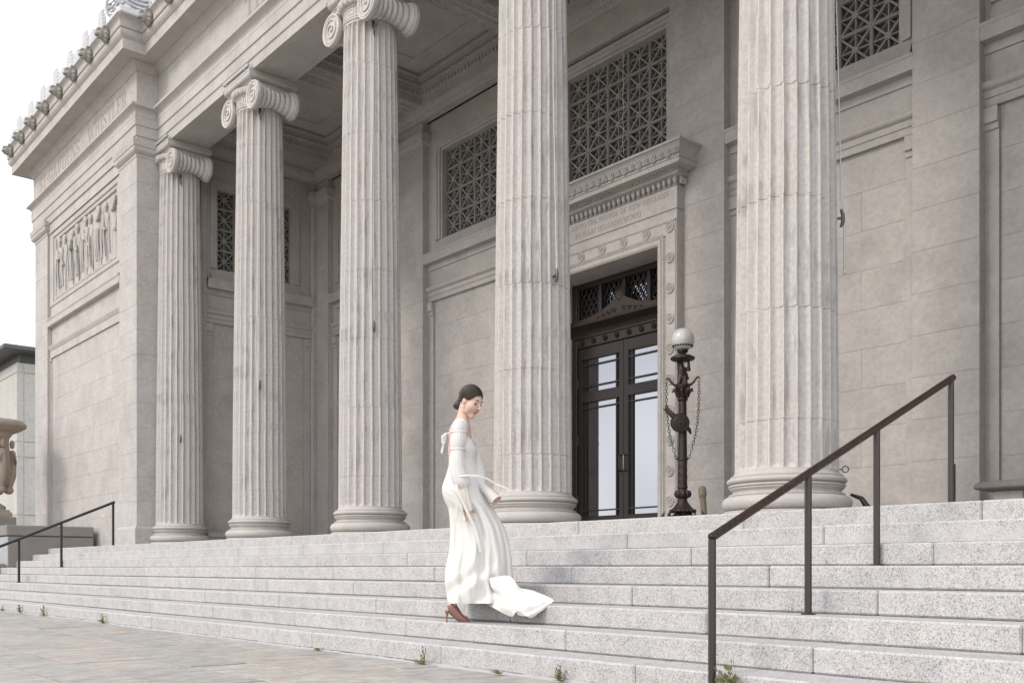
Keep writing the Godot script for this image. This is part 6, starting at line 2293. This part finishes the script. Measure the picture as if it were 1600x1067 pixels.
	# ---- sleeves
	var sl := [[654.0, 719.5, 0.020, 0.150], [657.0, 719.0, 0.048, 0.152], [663.0, 718.3, 0.062, 0.158], [671.0, 717.6, 0.063, 0.168], [674.5, 717.4, 0.058, 0.172], [679.0, 717.0, 0.064, 0.178], [688.0, 716.4, 0.066, 0.186], [697.0, 715.6, 0.058, 0.194], [701.5, 715.2, 0.050, 0.198], [706.0, 714.8, 0.056, 0.202],
		[718.0, 714.2, 0.064, 0.208], [733.0, 715.0, 0.069, 0.214], [746.0, 718.0, 0.071, 0.222], [755.0, 721.5, 0.066, 0.228], [761.0, 724.0, 0.050, 0.230], [764.0, 725.0, 0.034, 0.232]]
	rows = []
	for j in 90:
		var v := lerpf(654.0, 764.0, j / 89.0)
		var q := table(sl, v)
		var row := PackedVector3Array()
		var c := L(q[0], v, zb + q[2])
		for i in 120:
			var a := TAU * i / 120
			var r: float = q[1] * (1.0 + 0.014 * sin(a * 27.0 + 1.5 * sin(v * 0.11)) + 0.012 * sin(a * 17.0 - v * 0.05) + 0.035 * sin(a * 3.0 + v * 0.06))
			row.append(c + Vector3(cos(a) * r * 0.92, 0.25 * cos(a) * r * smoothstep(735.0, 760.0, v), sin(a) * r))
		rows.append(row)
	g = Geo.new()
	loft(g, rows)
	part(g, "sleeve", mat.chiffon, w)
	for e in [[674.5, 0.068], [701.5, 0.060]]:
		var q := table(sl, e[0])
		g = Geo.new()
		var br := []
		for k in 3:
			var row := PackedVector3Array()
			for i in 40:
				var a := TAU * i / 40
				row.append(L(q[0], e[0] + (k - 1) * 1.8, zb + q[2]) + Vector3(cos(a) * e[1] * 0.95, 0, sin(a) * e[1]))
			br.append(row)
		g.grid(br, true)
		part(g, "sleeve_band", mat.gown, w)
	# cuff below the puff, gathered round the forearm and spreading over the hand
	rows = []
	for j in 26:
		var t := j / 25.0
		var c := L(724.0, 760.0, zb + 0.231).lerp(L(728.5, 797.0, zb + 0.232), t)
		var row := PackedVector3Array()
		for i in 60:
			var a := TAU * i / 60
			var r := (0.036 + 0.012 * t * t) * (1.0 + (0.05 + 0.12 * t) * sin(a * 9.0 + t * 2.0))
			row.append(c + Vector3(cos(a) * r, 0.012 * sin(a * 5.0) * t, sin(a) * r))
		rows.append(row)
	g = Geo.new()
	loft(g, rows)
	part(g, "cuff", mat.lining, w)
	# far sleeve: puff and flared cuff at the hand that holds the skirt
	var fs := [[L(724, 664, zb - 0.15), 0.05], [L(731, 690, zb - 0.14), 0.062], [L(740, 715, zb - 0.10), 0.058], [L(746.5, 737, zb - 0.03), 0.060], [L(749, 750, zb + 0.05), 0.056], [L(753, 759, zb + 0.095), 0.034], [L(764, 770, zb + 0.135), 0.036], [L(776, 782.5, zb + 0.17), 0.046]]
	var pc := []
	var rc := []
	for i in 43:
		var f := i / 42.0 * 7.0
		var k := mini(int(f), 6)
		var a: Array = fs[maxi(k - 1, 0)]; var b: Array = fs[k]; var c: Array = fs[k + 1]; var d: Array = fs[mini(k + 2, 7)]
		pc.append((b[0] as Vector3).cubic_interpolate(c[0], a[0], d[0], f - k))
		rc.append(cubic_interpolate(b[1], c[1], a[1], d[1], f - k) * (1.0 + 0.02 * sin(i * 2.1)))
	g = Geo.new()
	g.tube(pc, rc, 24, 1.0, Vector3.ZERO, false)
	part(g, "sleeve", mat.chiffon, w)
	# ---- ribbons
	for e in [[[L(716, 744, zb + 0.29), L(730, 742.5, zb + 0.295), L(747, 743.5, zb + 0.28), L(762, 748, zb + 0.25), L(776, 757, zb + 0.23), L(790, 762, zb + 0.22), L(803, 768, zb + 0.2)], 0.014],
		[[L(712, 756, zb + 0.29), L(717, 772, zb + 0.30), L(724, 786, zb + 0.295), L(733, 806, zb + 0.29), L(744, 830, zb + 0.28), L(748, 848, zb + 0.285), L(751, 862, zb + 0.28)], 0.024],
		[[L(716, 776, zb + 0.285), L(717, 790, zb + 0.29), L(715, 803, zb + 0.28), L(713, 813, zb + 0.285)], 0.018],
		[[L(719, 778, zb + 0.285), L(721, 795, zb + 0.29), L(724, 806, zb + 0.28), L(726, 813, zb + 0.285)], 0.018],
		[[L(697.5, 677, zb + 0.05), L(691, 682, zb + 0.06), L(692, 694, zb + 0.05), L(696, 690, zb + 0.05)], 0.020],
		[[L(697, 680, zb + 0.03), L(694, 690, zb + 0.03), L(691, 702, zb + 0.04), L(690, 708, zb + 0.05)], 0.018],
		[[L(698, 677, zb + 0.02), L(706, 675.5, zb + 0.11), L(713, 675, zb + 0.19)], 0.022]]:
		g = Geo.new()
		ribbon(g, e[0], e[1], Vector3(0.2, 0.3, 1.0))
		part(g, "ribbon", mat.gown, w)
	# ---- shoes
	for s in 2:
		var o := Vector3.ZERO if s == 0 else L(752.0, 943.0, zb - 0.09) - L(722.0, 972.0, zb + 0.09)
		var zf := zb + 0.09
		g = Geo.new()
		var path := [L(705.0, 943.5, zf), L(707.0, 949.0, zf), L(711.5, 956.0, zf), L(717.0, 963.0, zf), L(723.0, 967.5, zf), L(729.0, 969.3, zf), L(733.5, 970.4, zf)]
		for i in path.size(): path[i] += o
		g.tube(path, [0.036, 0.038, 0.038, 0.034, 0.028, 0.021, 0.008], 18)
		var up := part(g, "shoe", mat.shoe, w)
		g = Geo.new()
		var so := [L(697.5, 955.0, zf), L(702.0, 957.5, zf), L(709.0, 964.5, zf), L(716.0, 970.3, zf), L(723.0, 971.6, zf), L(730.0, 971.6, zf), L(735.5, 971.2, zf)]
		for i in so.size(): so[i] += o
		g.tube(so, [0.020, 0.026, 0.022, 0.030, 0.036, 0.030, 0.010], 14, 0.16, Vector3(0, 1, 0))
		part(g, "sole", mat.shoe, up)
		g = Geo.new()
		g.tube([L(698.5, 954.0, zf) + o, L(698.2, 961.0, zf) + o, L(697.8, 969.0, zf) + o, L(697.6, 971.6, zf) + o], [0.020, 0.009, 0.006, 0.009], 10)
		part(g, "heel", mat.shoe, up)
		g = Geo.new()
		for k in 3:
			var cc: Vector3 = path[4].lerp(path[5], k * 0.5) as Vector3
			g.tube([cc + Vector3(0, 0.012, 0.028), cc + Vector3(0.004, 0.028, 0.012), cc + Vector3(0.004, 0.028, -0.012), cc + Vector3(0, 0.012, -0.028)], 0.006, 6)
		part(g, "strap", mat.shoe, up)

func surface_point(net: Array, fj: float, fi: float) -> Vector3:
	var nj := net.size(); var ni: int = net[0].size()
	var j := mini(int(fj), nj - 2); var i := mini(int(fi), ni - 2)
	var col := []
	for q in range(-1, 3):
		var r: Array = net[clampi(j + q, 0, nj - 1)]
		var a: Vector3 = r[clampi(i - 1, 0, ni - 1)]; var b: Vector3 = r[i]; var c: Vector3 = r[i + 1]; var d: Vector3 = r[clampi(i + 2, 0, ni - 1)]
		col.append(b.cubic_interpolate(c, a, d, fi - i))
	return (col[1] as Vector3).cubic_interpolate(col[2], col[0], col[3], fj - j)

# ------------------------------------------------------------------ scene
func _ready() -> void:
	rng.seed = 12
	# camera: level, 35 mm lens shifted upwards
	var cam := Camera3D.new()
	cam.name = "camera"
	add_child(cam)
	cam.position = Vector3(0, 0.698, 4.254)
	cam.rotation.y = deg_to_rad(49.673)
	cam.projection = Camera3D.PROJECTION_FRUSTUM
	cam.near = 0.1
	cam.far = 900.0
	cam.size = 0.1 * 1067.0 / 1555.0
	cam.frustum_offset = Vector2(0, 0.1 * (888.0 - 533.5) / 1555.0)
	cam.current = true
	# bright hazy sky
	var env := Environment.new()
	env.background_mode = Environment.BG_SKY
	var sky := Sky.new()
	var sm := ProceduralSkyMaterial.new()
	sm.sky_top_color = Color(0.76, 0.80, 0.86)
	sm.sky_horizon_color = Color(0.89, 0.90, 0.92)
	sm.sky_curve = 0.3
	sm.ground_bottom_color = Color(0.45, 0.43, 0.40)
	sm.ground_horizon_color = Color(0.75, 0.74, 0.72)
	sm.sky_cover = clouds()
	sm.sky_cover_modulate = Color(1, 1, 1, 0.6)
	sm.sky_energy_multiplier = 1.0
	sm.use_debanding = false
	sky.sky_material = sm
	env.sky = sky
	env.tonemap_mode = Environment.TONE_MAPPER_LINEAR
	env.tonemap_exposure = 1.90
	env.sdfgi_enabled = true
	env.ssao_enabled = true
	env.ssil_enabled = true
	var we := WorldEnvironment.new()
	we.name = "environment"
	we.environment = env
	add_child(we)
	var sun := DirectionalLight3D.new()
	sun.name = "sun"
	sun.light_energy = 0.36
	sun.light_color = Color(1.0, 0.963, 0.92)
	sun.light_angular_distance = 18.0
	sun.shadow_enabled = true
	add_child(sun)
	sun.look_at_from_position(Vector3(-2.5, 12.0, 14.0), Vector3.ZERO)

	make_materials()
	build_ground()
	build_steps()
	museum = thing("museum_building", "pale limestone museum front with a deep portico of fluted Ionic columns", "building")
	build_entablature()
	build_columns()
	build_pavilion(true)
	build_pavilion(false)
	make_lattice()
	build_portico_wall()
	build_cheek_wall()
	build_annex()
	handrail("dark brown metal handrail whose lowest post stands beside the leafy green weed", -3.315, mat.rail, 0.021)
	handrail("thin black metal handrail on the steps before the carved pavilion", -20.5, mat.rail_dark, 0.024)
	lamp(Vector3(-8.035, PLAT, 4.254 - 9.6), "bronze lamp standard with milky globe and shield, beside the short tan post", 0.62)
	lamp(Vector3(-14.77, PLAT, 4.254 - 9.6), "bronze lamp standard hidden behind the column at the far side of the door", 0.62)
	build_small_things()
	build_weeds()
	build_person()

func clouds() -> ImageTexture:
	var f := FastNoiseLite.new()
	f.frequency = 0.008
	f.fractal_octaves = 5
	f.seed = 4
	var n := f.get_seamless_image(512, 256)
	n.convert(Image.FORMAT_L8)
	var src := n.get_data()
	var d := PackedByteArray()
	d.resize(512 * 256 * 4)
	for i in 512 * 256:
		var v := smoothstep(0.30, 0.72, src[i] / 255.0)
		d[i * 4] = 255; d[i * 4 + 1] = 250; d[i * 4 + 2] = 243
		d[i * 4 + 3] = int(v * 255.0)
	return ImageTexture.create_from_image(Image.create_from_data(512, 256, false, Image.FORMAT_RGBA8, d))
